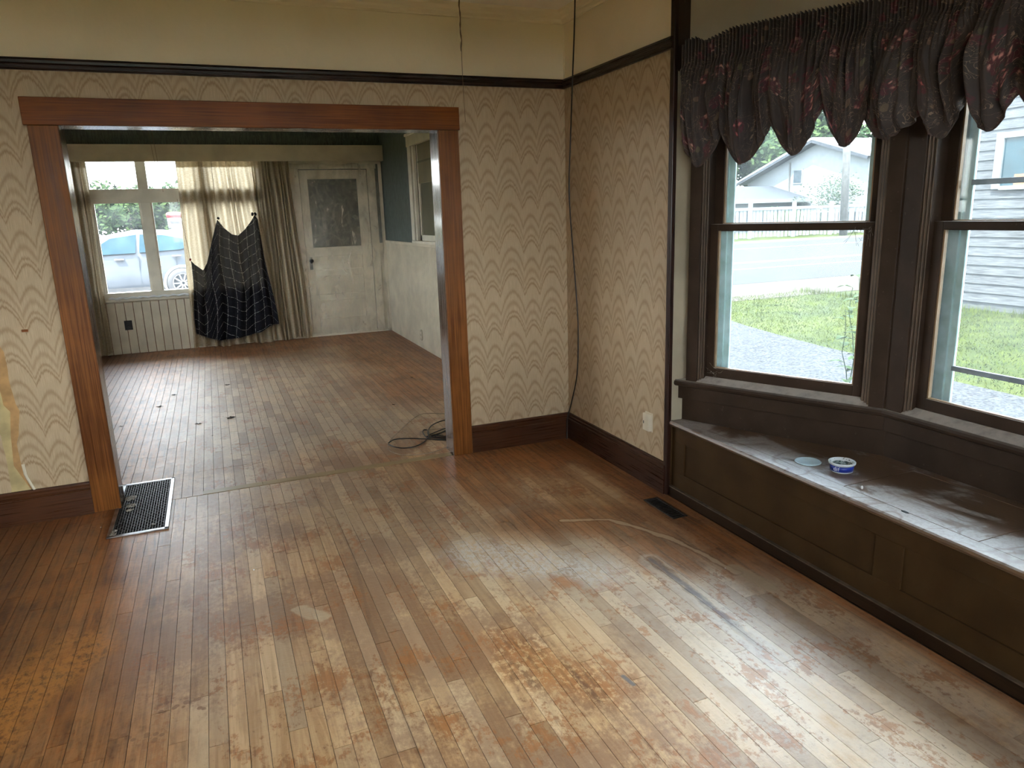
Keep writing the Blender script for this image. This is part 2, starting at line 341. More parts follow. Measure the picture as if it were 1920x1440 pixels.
    rough = g.add(g.mr(ripple, .3, .7, .32, .46), g.mul(v, -.03)); fz_ = g.mr(y, -.8, .6); ct = g.add(g.mul(v, .22), g.mul(fz_, .42)); rough = g.add(rough, g.mul(fz_, .16))
    g.set(col=c, rough=rough, spec=g.mr(v, 0, 1, .45, .25), coat=ct, coatr=g.mr(fz_, 0, 1, .36, .52))
    g.bump(g.add(g.mul(ripple, 1.0), g.mul(fine, .25)), .45, .003); return g.m
M['floor'] = floor_mat('worn_maple_board', False); M['floor_i'] = floor_mat('worn_maple_far', True)
M['sub'] = plain('floor_gap_dark', (.05, .03, .02), .9)
M['thresh'] = wood_dark('threshold_strip', (.26, .18, .09), (.40, .29, .15), 'x', .42, (.2, .13, .08), 0)
M['offw'] = plain('offwhite_paint', (.60, .54, .42), .42, .07, 4, bump=.06)
M['white'] = plain('window_white', (.66, .62, .52), .4, .06, 5)
M['green'] = (lambda g: (g.set(col=g.mix(g.mr(g.noise(1, 5, g.vec(g.mul(g.pos()[1], 50), g.mul(g.pos()[2], 50), g.mul(g.pos()[3], 9)), .6, dist=1.2), .35, .65), (.055, .075, .068), (.115, .145, .135)), rough=.5), g.bump(g.noise(1, 4, g.vec(g.mul(g.pos()[1], 70), g.mul(g.pos()[2], 70), g.mul(g.pos()[3], 12)), .6, dist=1), .5, .006), g.m)[-1])(G('blue_green_wallpaper'))
def fabric(name, a, b, transl=.45, weave=900, sp=0):
    g = G(name); P, x, y, z = g.pos()
    n = g.noise(1, 4, g.vec(g.mul(x, 30), g.mul(y, 30), g.mul(z, 240)), .6); c = g.mix(g.mr(n, .3, .7), a, b)
    g.set(col=c, rough=.9, spec=.1)
    t = g.N.new('ShaderNodeBsdfTranslucent'); g.put(t.inputs[0], c); mxs = g.N.new('ShaderNodeMixShader'); mxs.inputs[0].default_value = transl
    g.t.links.new(g.b.outputs[0], mxs.inputs[1]); g.t.links.new(t.outputs[0], mxs.inputs[2]); g.t.links.new(mxs.outputs[0], g.out.inputs[0])
    g.bump(n, .3, .002); return g.m
M['linen'] = fabric('oatmeal_linen', (.42, .34, .23), (.60, .52, .38), .42)
def plaid():
    g = G('black_plaid_wool'); uv = g.N.new('ShaderNodeUVMap'); q = g.N.new('ShaderNodeSeparateXYZ'); g.t.links.new(uv.outputs[0], q.inputs[0])
    def ln(v, p, wd): return g.mr(g.mth('ABSOLUTE', g.sub(g.mth('FRACT', g.mth('DIVIDE', v, p)), .5)), wd * .5, wd, 1, 0)
    l = g.mx(ln(q.outputs[0], .125, .020), ln(q.outputs[1], .125, .020)); n = g.noise(60, 4)
    c = g.mix(g.mul(l, g.mr(n, .35, .65, .05, .75)), g.mix(n, (.004, .004, .006), (.014, .014, .018)), (.50, .50, .47))
    g.set(col=c, rough=.95, spec=.1)
    t = g.N.new('ShaderNodeBsdfTransparent'); mxs = g.N.new('ShaderNodeMixShader'); mxs.inputs[0].default_value = .03
    g.t.links.new(g.b.outputs[0], mxs.inputs[1]); g.t.links.new(t.outputs[0], mxs.inputs[2]); g.t.links.new(mxs.outputs[0], g.out.inputs[0]); return g.m
M['plaid'] = plaid(); M['black'] = plain('black_wool', (.01, .01, .012), .9)
def floral():
    g = G('dark_floral_chintz'); uv = g.N.new('ShaderNodeUVMap').outputs[0]
    wv = g.N.new('ShaderNodeVectorMath'); wv.operation = 'ADD'; g.put(wv.inputs[0], uv)
    sc = g.N.new('ShaderNodeVectorMath'); sc.operation = 'SCALE'; g.put(sc.inputs[0], g.noise(14, 3, uv, col=True)); sc.inputs['Scale'].default_value = .05; g.t.links.new(sc.outputs[0], wv.inputs[1]); W_ = wv.outputs[0]
    base = g.mix(g.noise(9, 4, uv), (.034, .026, .025), (.078, .058, .054))
    vn = g.N.new('ShaderNodeTexVoronoi'); vn.inputs['Scale'].default_value = 11; g.put(vn.inputs['Vector'], W_)
    fl = g.mr(vn.outputs['Distance'], .40, .47, 1, 0); sp = g.N.new('ShaderNodeSeparateXYZ'); g.put(sp.inputs[0], vn.outputs['Color'])
    on = g.mr(sp.outputs[0], .42, .46); pet = g.noise(60, 3, W_)
    vn2 = g.N.new('ShaderNodeTexVoronoi'); vn2.inputs['Scale'].default_value = 34; vn2.feature = 'F1'; g.put(vn2.inputs['Vector'], W_)
    pt = g.mr(vn2.outputs['Distance'], .12, .42, 1, 0)
    fc = g.mix(sp.outputs[1], (.60, .15, .16), (.74, .46, .38)); fc = g.mix(pt, (.10, .030, .040), fc)
    c = g.mix(g.mul(g.mul(fl, on), g.mr(pet, .35, .55)), base, fc)
    cur = g.mth('ABSOLUTE', g.sub(g.noise(16, 2, uv, .4, dist=2.6), .5)); cm = g.mul(g.mr(cur, .004, .014, 1, 0), g.mr(g.noise(5, 2, uv), .38, .52))
    c = g.mix(g.mul(cm, .7), c, (.36, .26, .18))
    vn3 = g.N.new('ShaderNodeTexVoronoi'); vn3.inputs['Scale'].default_value = 15; g.put(vn3.inputs['Vector'], W_); s3 = g.N.new('ShaderNodeSeparateXYZ'); g.put(s3.inputs[0], vn3.outputs['Color'])
    lf = g.mul(g.mr(vn3.outputs['Distance'], .20, .26, 1, 0), g.mr(s3.outputs[0], .62, .66)); c = g.mix(g.mul(lf, .6), c, g.mix(s3.outputs[1], (.15, .15, .08), (.28, .16, .11)))
    g.set(col=c, rough=.62, spec=.35, sheen=.15)
    t = g.N.new('ShaderNodeBsdfTranslucent'); g.put(t.inputs[0], c); mxs = g.N.new('ShaderNodeMixShader'); mxs.inputs[0].default_value = .12
    g.t.links.new(g.b.outputs[0], mxs.inputs[1]); g.t.links.new(t.outputs[0], mxs.inputs[2]); g.t.links.new(mxs.outputs[0], g.out.inputs[0])
    return g.m
M['floral'] = floral()
def glass(name, dust=.06, tint=(.97, .99, .985), dcol=(.75, .8, .82)):
    g = G(name); tr = g.N.new('ShaderNodeBsdfTransparent'); tr.inputs[0].default_value = tint + (1,)
    gl = g.N.new('ShaderNodeBsdfGlossy'); gl.inputs['Roughness'].default_value = .03
    fr = g.N.new('ShaderNodeFresnel'); fr.inputs[0].default_value = 1.25; mx_ = g.N.new('ShaderNodeMixShader'); lk = g.t.links.new
    lk(fr.outputs[0], mx_.inputs[0]); lk(tr.outputs[0], mx_.inputs[1]); lk(gl.outputs[0], mx_.inputs[2])
    d = g.N.new('ShaderNodeBsdfDiffuse'); d.inputs[0].default_value = dcol + (1,); t2 = g.N.new('ShaderNodeBsdfTranslucent'); t2.inputs[0].default_value = dcol + (1,)
    dm = g.N.new('ShaderNodeMixShader'); dm.inputs[0].default_value = .6; lk(d.outputs[0], dm.inputs[1]); lk(t2.outputs[0], dm.inputs[2])
    f2 = g.N.new('ShaderNodeMixShader'); sp = g.mr(g.voro(95), .04, .10, 1, 0); sp = g.mul(sp, g.mr(g.noise(6, 3), .5, .7))
    g.put(f2.inputs[0], g.add(g.mr(g.noise(5, 6, None, .65), .3, .75, dust * .5, dust * 1.6), g.mul(sp, .06)))
    lk(mx_.outputs[0], f2.inputs[1]); lk(dm.outputs[0], f2.inputs[2]); lk(f2.outputs[0], g.out.inputs[0]); return g.m
M['glass'] = glass('dusty_window_glass', .026); M['glass2'] = glass('dusty_far_glass', .03)
def poly_sheet():
    g = G('clear_poly_sheet'); tr = g.N.new('ShaderNodeBsdfTransparent'); tr.inputs[0].default_value = (.97, .97, .96, 1); lk = g.t.links.new
    g.set(col=(.80, .72, .58), rough=.3, spec=.5); mx_ = g.N.new('ShaderNodeMixShader')
    g.put(mx_.inputs[0], g.mr(g.noise(1, 5, g.vec(g.mul(g.pos()[1], 8), 0, g.mul(g.pos()[3], 3)), .6, dist=1.2), .35, .75, .10, .36))
    lk(tr.outputs[0], mx_.inputs[1]); lk(g.b.outputs[0], mx_.inputs[2]); lk(mx_.outputs[0], g.out.inputs[0]); return g.m
M['poly'] = poly_sheet()
M['blue'] = plain('pale_blue_ext_paint', (.66, .86, .92), .6, .12, 12, bump=.15, dark=(.52, .76, .74))
M['alum'] = plain('grey_storm_metal', (.22, .24, .26), .45, .12, 20, metal=.6)
M['metal'] = plain('worn_steel', (.42, .43, .45), .35, .2, 14, metal=.9, dark=(.25, .24, .23))
M['dmetal'] = plain('dark_grille_metal', (.045, .043, .04), .4, .3, 30, metal=.6)
M['pit'] = plain('duct_black', (.004, .004, .004), .95)  # black plate colour carries the shade inside the floor ducts
M['rubber'] = plain('black_cable', (.008, .008, .009), .4); M['tancord'] = plain('tan_cord', (.34, .27, .2), .6); M['string'] = plain('string', (.20, .13, .08), .8)
M['plate'] = plain('aged_plate', (.40, .35, .25), .4, .05); M['ivory'] = plain('ivory_plastic', (.66, .60, .47), .35, .04); M['dark'] = plain('near_black', (.006, .006, .007), .6)
M['tubw'] = plain('white_plastic', (.72, .76, .78), .35, .03); M['tubb'] = plain('blue_label', (.012, .035, .33), .35, .08); M['txt'] = plain('white_print', (.8, .82, .85), .5, .02)
M['lid'] = plain('pale_lid', (.52, .66, .70), .4, .06, 20)
M['goo'] = (lambda g: (g.set(col=g.mix(g.mr(g.noise(90, 4), .45, .55), (.01, .05, .045), (.35, .42, .40)), rough=.4), g.bump(g.noise(90, 3), .8, .01), g.m)[-1])(G('green_black_residue'))
M['fluff'] = plain('grey_fluff', (.34, .31, .27), 1, .3, 90, bump=.8, bscale=200)
M['leaf'] = plain('dead_leaf', (.055, .032, .018), .8, .3, 40)
M['doorglass'] = (lambda g: (g.set(col=g.mix(g.mr(g.noise(6, 5, None, .6, dist=2.2), .45, .70), (.018, .024, .018), (.085, .088, .066)), rough=.22), g.m)[-1])(G('curtained_door_glass'))
M['olive'] = plain('olive_blind', (.20, .18, .11), .6, .08, 2); M['olive2'] = plain('dim_room', (.13, .125, .08), .7, .1, 2)
# exterior
M['grass'] = (lambda g: (g.set(col=g.mix(g.mr(g.add(g.mul(g.noise(1.1, 6, None, .6), .5), g.mul(g.noise(22, 5, None, .75), .55)), .38, .66), (.009, .018, .004), (.042, .050, .009)), rough=.9, spec=.1), g.bump(g.noise(45, 5), .8, .05), g.m)[-1])(G('lawn'))
M['gravel'] = (lambda g: (g.set(col=g.mix(g.mr(g.add(g.mul(g.voro(30), .6), g.mul(g.noise(12, 5, None, .7), .5)), .25, .7), (.012, .013, .016), (.050, .051, .056)), rough=.95, spec=.03), g.bump(g.voro(26), .9, .03), g.m)[-1])(G('gravel'))
def road():
    g = G('asphalt'); P, x, y, z = g.pos()
    c = g.mix(g.noise(40, 4), (.024, .025, .027), (.036, .037, .039))
    for yy, col, wd in ((24.2, (.14, .14, .14), .10), (17.25, (.12, .085, .035), .10), (16.95, (.12, .085, .035), .10), (14.9, (.14, .14, .14), .10)):
        c = g.mix(g.mul(g.mr(g.mth('ABSOLUTE', g.sub(y, yy)), wd * .8, wd, 1, 0), .8), c, col)
    g.set(col=c, rough=.95, spec=.03); return g.m
M['road'] = road(); M['shoulder'] = plain('sandy_shoulder', (.050, .045, .038), .95, .15, 10, spec=.03)
M['foliage'] = (lambda g: (g.set(col=g.mix(g.mth('FRACT', g.mul((g.pos(), g._g.outputs['Random Per Island'])[1], 7.3)), (.008, .018, .007), (.034, .052, .018)), rough=.9, spec=.05), g.m)[-1])(G('leaves'))
M['foliage2'] = (lambda g: (g.set(col=g.mix(g.mth('FRACT', g.mul((g.pos(), g._g.outputs['Random Per Island'])[1], 7.3)), (.012, .018, .014), (.035, .045, .03)), rough=.9, spec=.05), g.m)[-1])(G('bush_leaves'))
M['weed'] = plain('weed_leaf', (.045, .075, .022), .7, .2, 12, spec=.1)
M['blades'] = plain('grass_blades', (.046, .060, .012), .9, .25, 2, spec=.03)
M['bark'] = plain('bark', (.12, .095, .075), .9, .25, 12)
M['wsiding'] = plain('white_siding', (.13, .14, .15), .8, .04, 3, spec=.05); M['roofw'] = plain('white_metal_roof', (.20, .21, .23), .8, .05, 2, spec=.05); M['roofg'] = plain('grey_shingle', (.040, .044, .052), .9, .12, 6, spec=.05)
M['extdark'] = plain('dark_opening', (.04, .05, .06), .3)
M['grey'] = (lambda g: (g.set(col=g.mix(g.mr(g.noise(1, 5, g.vec(g.mul(g.pos()[1], 3), g.mul(g.pos()[2], 3), g.mul(g.pos()[3], 60)), .65), .3, .7), (.032, .034, .038), (.080, .083, .088)), rough=.95, spec=.03), g.m)[-1])(G('weathered_clapboard'))
M['fence'] = plain('white_fence_paint', (.13, .14, .15), .9, .08, 3, spec=.05); M['pole'] = plain('weathered_pole', (.06, .06, .06), .9, .15, 6)
M['carp'] = plain('silver_car_paint', (.060, .068, .080), .4, .02, 2, metal=.0, coat=.12, spec=.2); M['cargl'] = plain('car_glass', (.012, .03, .04), .1, .1, 3, spec=.12); M['tyre'] = plain('tyre', (.03, .03, .032), .7)
M['red'] = plain('red_cap', (.25, .012, .014), .4); M['tank'] = plain('white_tank', (.20, .21, .22), .4, .03); M['plank'] = plain('orange_timber', (.20, .085, .035), .7, .15, 5)

# ------------------------------------------------------------------ bay geometry
CH = 2.83                                              # ceiling height
A0 = Vector((.031, -1.250)); B0 = Vector((.487, -2.212)); C0 = Vector((.487, -3.502)); D0 = Vector((.031, -4.464))
class Fr:
    def __init__(s, o, d, n): s.o = o; s.d = d.normalized(); s.n = n.normalized()
    def __call__(s, v):                               # (s along wall, outward offset, z)
        p = s.o + s.d * v.x + s.n * v.y; return Vector((p.x, p.y, v.z))
    def p(s, a, b, z): return s(Vector((a, b, z)))
F1 = Fr(A0, B0 - A0, Vector((.90362, .42833))); F2 = Fr(B0, Vector((0, -1)), Vector((1, 0))); F3 = Fr(D0, C0 - D0, Vector((.90362, -.42833)))
def isect(p, d, q, e):
    k = d.x * e.y - d.y * e.x; t = ((q.x - p.x) * e.y - (q.y - p.y) * e.x) / k; return p + d * t
def bayline(off, yA=-1.24, yD=-4.47):
    a = isect(F1.o + F1.n * off, F1.d, Vector((0, yA)), Vector((1, 0))); b = isect(F1.o + F1.n * off, F1.d, F2.o + F2.n * off, F2.d)
    c = isect(F3.o + F3.n * off, F3.d, F2.o + F2.n * off, F2.d); d = isect(F3.o + F3.n * off, F3.d, Vector((0, yD)), Vector((1, 0)))
    return [a, b, c, d]
WZ0, WZ1 = .674, 2.30

# ------------------------------------------------------------------ floor
fl = MB().box(-5.0, .16, -6.6, 5.96, -.06, -.012).build('floor', M['sub'], kind='structure')
unit = MB().box(0, 1, 0, 1, -.012, 0)
ume = bpy.data.meshes.new('floorboard'); ume.from_pydata(unit.v, [], unit.f); ume.materials.append(M['floor'])
BW = .0597
far = MB(); near_parts = []
def cuts(x, y0, y1, rng, lo, hi):
    ys = [y0]; y = y0 + rng.uniform(.05, hi)
    while y < y1 - .12: ys.append(y); y += rng.uniform(lo, hi)
    ys.append(y1); return ys
rng = random.Random(11); k = 0; x = -.001
while x > -4.98:
    x1 = x; x0 = max(x - BW, -5.0); xc = (x0 + x1) / 2
    ends = -.37 if -2.63 < xc < -1.97 else None
    ys = cuts(x, -6.55, -3.62, rng, .5, 1.3)
    for a, b in zip(ys, ys[1:]): far.box(x0 + .0008, x1 - .0008, a + .0008, b - .0008, -.012, 0)
    top = -.372 if ends else -.003
    ys = cuts(x, -3.62, top, rng, .42, 1.5)
    if ends: ys.append(-.003)
    for a, b in zip(ys, ys[1:]):
        if x0 < -3.62: far.box(x0 + .0008, x1 - .0008, a + .0008, b - .0008, -.012, 0)
        else: near_parts.append((x0 + .0008, x1 - .0008, a + .0008, b - .0008))
    x = x0
near_parts.sort(key=lambda t: -(t[3] - t[2])); extra = near_parts[298:]; near_parts = near_parts[:298]
for a in extra: far.box(*a, -.012, 0)
for a in near_parts:
    o = bpy.data.objects.new('floorboard', ume); COL.objects.link(o); o.parent = fl
    o.location = (a[0], a[2], rng.uniform(-.0006, 0)); o.scale = (a[1] - a[0], a[3] - a[2], 1)
x = .048; rng = random.Random(5)
while x > -4.98:
    x1 = x; x0 = max(x - BW * 1.03, -5.0); xc = (x0 + x1) / 2
    blk = -2.64 < xc < -2.12; y0 = .068 if -2.45 < xc < -.9 else .001
    ys = ([y0, .47] if blk else [y0]); ys = ys[:-1] + cuts(x, ys[-1], 5.80, rng, .25, .95)
    for a, b in zip(ys, ys[1:]): far.box(x0 + .0012, x1 - .0012, a + .0012, b - .0012, -.012, rng.uniform(-.0005, 0))
    x = x0
far.build('floorboards', M['floor_i'], fl, kind='stuff')
th = struct('trim_1')
MB().box(-2.128, -.893, .002, .066, -.012, .0015).build('threshold_board', M['thresh'], th)
MB().box(-2.475, -2.130, .002, .066, -.012, .0015).build('threshold_board', M['thresh'], th)

# ------------------------------------------------------------------ walls
CZ = 2.376
ops = [(-2.913, -.884, 2.1125)]
bw = struct('wall_back')
MB().box(-5.0, -2.93, 0, .16, 0, CH).build('wall_panel', M['cream'], bw); MB().box(-.867, 0, 0, .16, 0, CH).build('wall_panel', M['cream'], bw)
MB().box(-2.93, -.867, 0, .16, 2.13, CH).build('wall_panel', M['cream'], bw)
# wallpaper: torn at the left
zs = [.17, .22, .274, .339, .40, .462, .51, .553, .60, .641, .68, .73, .77, .816, .87, .92, .967, .992, 1.06, 1.14, 1.16]
rE = [(.17, -3.325), (.187, -3.329), (.274, -3.358), (.339, -3.36), (.462, -3.361), (.553, -3.336), (.641, -3.322), (.73, -3.335), (.816, -3.341), (.967, -3.338), (.992, -3.353), (1.14, -3.40), (1.16, -3.41)]
lE = [(.17, -3.432), (.39, -3.422), (.521, -3.43), (.7, -3.47), (.9, -3.48), (1.14, -3.41), (1.16, -3.41)]
yE = [(.17, -3.330), (.25, -3.362), (.339, -3.396), (.514, -3.382), (.647, -3.363), (.674, -3.388), (.766, -3.39), (.9, -3.44), (1.0, -3.46)]
wp = MB()
for a, b in zip(zs, zs[1:]):
    j = lambda z: .002 * sin(z * 90) + .002 * sin(z * 211)
    for z0, z1 in ((a, b),):
        for e, far_x, sg in ((rE, -3.045, 1), (lE, -4.99, -1)):
            xa, xb = interp(z0, e) + j(z0), interp(z1, e) + j(z1)
            q = [(xa, z0), (far_x, z0), (far_x, z1), (xb, z1)]
            wp.prism(q, 0, .0022, M=Matrix(((1, 0, 0, 0), (0, 0, -1, 0), (0, 1, 0, 0), (0, 0, 0, 1))))
wp.box(-4.99, -3.045, -.0022, 0, 1.16, CZ + .01)
wp.box(-3.045, -.76, -.0022, 0, 2.24, CZ + .01); wp.box(-.76, -.0, -.0022, 0, .17, CZ + .01)
wp.build('wallpaper', M['paper'], bw)
MB().box(-3.52, -3.30, -.0006, .0, .17, 1.2).build('exposed_backing', M['tan'], bw, label='tan layer bared by torn wallpaper')
yp = MB()
zz = [z for z in zs if z <= 1.0]
for a, b in zip(zz, zz[1:]):
    yp.prism([(-3.5, a), (interp(a, yE), a), (interp(b, yE), b), (-3.5, b)], 0, .0012, M=Matrix(((1, 0, 0, 0), (0, 0, -1, 0), (0, 1, 0, 0), (0, 0, 0, 1))))
yp.build('exposed_lining_paper', M['yell'], bw, label='pale yellow lining paper under the tear')
cr = MB().grid(lambda u, v: (lerp(interp(lerp(.19, .34, v), rE), interp(lerp(.19, .34, v), rE) + .016, u), -.003 - .012 * sin(u * pi * .9) * (1 - v), lerp(.19, .34, v)), 4, 8)
cr.build('curled_edge', M['ivory'], bw, True)
wr = struct('wall_right')
MB().box(0, .14, -1.24, .16, 0, CH).build('wall_panel', M['cream'], wr); MB().box(0, .14, -6.6, -4.47, 0, CH).build('wall_panel', M['cream'], wr)
MB().box(-.0022, 0, -1.215, -.0022, .17, CZ + .01).build('wallpaper', M['paper'], wr); MB().box(-.0022, 0, -6.5, -4.5, .0, CZ).build('wallpaper', M['paper'], wr)
MB().box(.0, .118, -1.243, -1.238, .44, 2.30).build('painted_return', M['beige'], wr)
MB().box(-.001, .030, -1.2465, -1.238, 0, .44).build('seat_return', M['benchf'], wr)
MB().box(-.010, .135, -1.250, -1.240, 2.27, CH).build('head_board', M['bay'], wr)
def wall_with_windows(name, fr, L_, wins, wins_from, mat, T=.16):
    w_ = struct(name); s_ = 0
    for a, b, z0, z1 in wins + [(L_, L_, 0, 0)]:
        MB().box(s_, a, 0, T, 0, CH, fr).build('wall_panel', mat, w_); s_ = b
    for i, (a, b, z0, z1) in enumerate(wins):
        MB().box(a, b, 0, T, 0, z0, fr).build('wall_panel', mat, w_); MB().box(a, b, 0, T, z1, CH, fr).build('wall_panel', mat, w_)
        n_ = wins_from + i; q = struct('window_%d' % n_, fr.p((a + b) / 2, 0, z0))
        for c, d in ((a - .10, a), (b, b + .10)): MB().box(c, d, -.02, 0, z0, z1 + .1, fr).build('casing', M['offw'], q)
        MB().box(a, b, -.02, 0, z1, z1 + .1, fr).build('head_casing', M['offw'], q); MB().box(a - .12, b + .12, -.05, 0, z0 - .03, z0, fr).build('window_stool', M['offw'], q)
        zm = (z0 + z1) / 2
        for c, d, e, f in ((a, a + .05, z0, z1), (b - .05, b, z0, z1), (a, b, z0, z0 + .06), (a, b, z1 - .05, z1), (a, b, zm - .02, zm + .02)): MB().box(c, d, .05, .09, e, f, fr).build('sash_rail', M['offw'], q)
        MB().box(a, b, .068, .071, z0, z1, fr).build('pane', M['glass'], q)
        portal('portal_w%d' % n_, fr.p((a + b) / 2, .2, zm), (fr.n.x, fr.n.y, 0), b - a, z1 - z0)
class Fr:
    def __init__(s, o, d, n): s.o = o; s.d = d.normalized(); s.n = n.normalized()
    def __call__(s, v):
        p = s.o + s.d * v.x + s.n * v.y; return Vector((p.x, p.y, v.z))
    def p(s, a, b, z): return s(Vector((a, b, z)))
wall_with_windows('wall_left', Fr(Vector((-5, -6.76)), Vector((0, 1)), Vector((-1, 0))), 12.72, [(8.2, 9.3, .85, 2.35), (9.8, 10.9, .85, 2.35)], 6, M['cream'])
wall_with_windows('wall_near', Fr(Vector((-5, -6.6)), Vector((1, 0)), Vector((0, -1))), 5.14, [(1.0, 2.3, .8, 2.45), (2.9, 4.2, .8, 2.45)], 8, M['cream'])  # second window here is unseen, added to brighten the upper back wall
MB().box(-6.5, -5.16, -7.9, 6.0, 2.72, 2.82).build('sunblock_eave_left', M['wsiding'], kind='structure'); MB().box(-6.5, 1.2, -8.1, -6.76, 2.72, 2.82).build('sunblock_eave_near', M['wsiding'], kind='structure')  # unseen eaves added to keep the sun out of the left and near windows
cl = MB().box(-5.2, 1.2, -6.8, 6.0, CH, CH + .12).build('ceiling', M['ceil'], kind='structure')
# bay walls: below, above, at the corners
wb = struct('wall_bay')
def bay_ring(o0, o1, z0, z1, name, mat, parent, bevel=0, yA=-1.24, yD=-4.47):
    p, q = bayline(o0, yA, yD), bayline(o1, yA, yD)
    for i in range(3): MB().prism([p[i], p[i + 1], q[i + 1], q[i]], z0, z1).build(name, mat, parent, bevel=bevel)
bay_ring(.055, .20, 0, WZ0 - .035, 'panel_below', M['bay'], wb)
bay_ring(.045, .20, 2.40, CH, 'wall_above', M['beige'], wb)
bay_ring(.030, .20, WZ1, 2.40, 'head_board', M['bay'], wb, .004)
bay_ring(.030, .056, .565, WZ0 - .034, 'apron', M['bay'], wb, .003)
for i_ in (1, 2):
    p_, q_ = bayline(.022), bayline(.20); e_ = .02 if i_ == 1 else -.02
    a_ = p_[i_]; b_ = q_[i_]
    MB().prism([a_, a_ + Vector((.004, -.012 * (1 if i_ == 1 else -1))), b_ + Vector((0, -.10 * (1 if i_ == 1 else -1))), b_, b_ + (F1.d if i_ == 1 else F3.d) * -.10, a_ + (F1.d if i_ == 1 else F3.d) * -.012], WZ0 - .03, WZ1).build('corner_post', M['bay'], wb)
# upper storey and outside skin of the house
MB().box(-5.3, .35, -6.9, 6.05, CH + .13, 5.6).build('wall_upper', M['wsiding'], kind='structure')

# ------------------------------------------------------------------ sash windows of the bay
def sash(fr, name, par, s0, s1, g0, g1, o0, o1, z0, z1, gz0, gz1):
    m = MB(); m.box(s0, g0, o0, o1, z0, z1, fr); m.box(g1, s1, o0, o1, z0, z1, fr); m.box(g0, g1, o0, o1, z0, gz0, fr); m.box(g0, g1, o0, o1, gz1, z1, fr)
    b = .007; om = (o0 + o1) / 2                           # glazing beads
    o = m.build(name, M['bay'], par, bevel=.002); m = MB()
    m.box(g0, g0 + b, om - .010, om + .008, gz0, gz1, fr); m.box(g1 - b, g1, om - .010, om + .008, gz0, gz1, fr); m.box(g0, g1, om - .010, om + .008, gz0, gz0 + b * .6, fr); m.build('glazing_bead', M['putty'], o)
    MB().box(g0 + .002, g1 - .002, om - .0015, om + .0015, gz0 + .002, gz1 - .002, fr).build('pane', M['glass'], o)
def bay_window(n, fr, c0, c1, st0, g0, g1, st1, c2, c3, bars=()):
    w_ = struct('window_%d' % n, fr.p((g0 + g1) / 2, .05, WZ0))
    for a, b in ((c0, c1), (c2, c3)):
        MB().box(a, b, .018, .05, WZ0, WZ1, fr).build('casing', M['bay'], w_, bevel=.002)
    for a, sg in ((c1, 1), (c2, -1)):                       # three fine beads of the stop
        wd = (st0 - c1) if sg > 0 else (c2 - st1)
        for k_ in range(3):
            p = a + sg * wd * k_ / 3; q = a + sg * wd * (k_ + .78) / 3
            MB().box(min(p, q), max(p, q), .026 + .010 * k_, .075, WZ0, WZ1, fr).build('stop_bead', M['bead'], w_, bevel=.003)
    MB().box(st0 - .03, st0 - .001, .05, .165, WZ0, WZ1, fr).build('jamb', M['bay'], w_); MB().box(st1 + .001, st1 + .03, .05, .165, WZ0, WZ1, fr).build('jamb', M['bay'], w_)
    MB().box(c1, c2, .05, .20, WZ1 - .04, WZ1, fr).build('head_jamb', M['bay'], w_)
    sash(fr, 'lower_sash', w_, st0, st1, g0, g1, .072, .106, WZ0 + .026, 1.511, .752, 1.477)
    sash(fr, 'upper_sash', w_, st0, st1, g0 + .006, g1 + .006 if g1 + .02 < st1 else g1, .110, .144, 1.474, WZ1 - .04, 1.512, WZ1 - .09)
    # outside: pale blue blind stop, storm frame, sill
    m = MB()
    for a, b in ((c0 - .02, g0 + .004), (g1 - .004, c3 + .02)): m.box(a, b, .165, .200, WZ0 - .05, WZ1 + .05, fr)
    m.box(g0, g1, .165, .20, WZ1 - .06, WZ1 + .05, fr); m.build('blind_stop', M['blue'], w_, bevel=.002)
    m = MB(); t = .030
    for a, b in ((g0 + .004, g0 + .004 + t), (g1 - .004 - t, g1 - .004)): m.box(a, b, .176, .192, WZ0, WZ1 - .06, fr)
    m.box(g0, g1, .176, .192, WZ0 + .01, WZ0 + .05, fr)
    sf = m.build('storm_frame', M['blue'], w_, bevel=.002)
    MB().box(g0 + .03, g1 - .03, .183, .185, WZ0 + .05, WZ1 - .07, fr).build('storm_pane', M['glass'], sf)
    for z_ in bars: MB().box(g0 + .03, g1 - .03, .170, .186, z_ - .011, z_ + .011, fr).build('storm_bar', M['alum'], w_, bevel=.002)
    MB().box(c0 - .01, c3, .15, .26, WZ0 - .04, WZ0 + .004, fr).build('outer_sill', M['blue'], w_)
    MB().prism([(.012, WZ0 - .002), (.012, WZ0 + .001), (.070, WZ0 + .026), (.150, WZ0 + .027), (.150, WZ0 - .002)], c1, c2, M=lambda v: fr(Vector((v.z, v.x, v.y)))).build('sub_sill', M['bay'], w_)
    return w_
W1 = bay_window(1, F1, .058, .123, .150, .192, .911, .956, 1.001, 1.066)
W2 = bay_window(2, F2, .004, .088, .115, .158, 1.132, 1.175, 1.202, 1.286, (.883, 1.664))
W3 = bay_window(3, F3, .058, .123, .150, .192, .911, .956, 1.001, 1.066)
cordm = MB()
for k in range(2): cordm.tube([F1.p(.966 + .003 * sin(z * 160 + k * pi), .060 + .003 * cos(z * 160 + k * pi), z) for z in [.70 + i * .0085 for i in range(180)]], .0016, 5)
cordm.build('sash_cord', M['tancord'], W1)
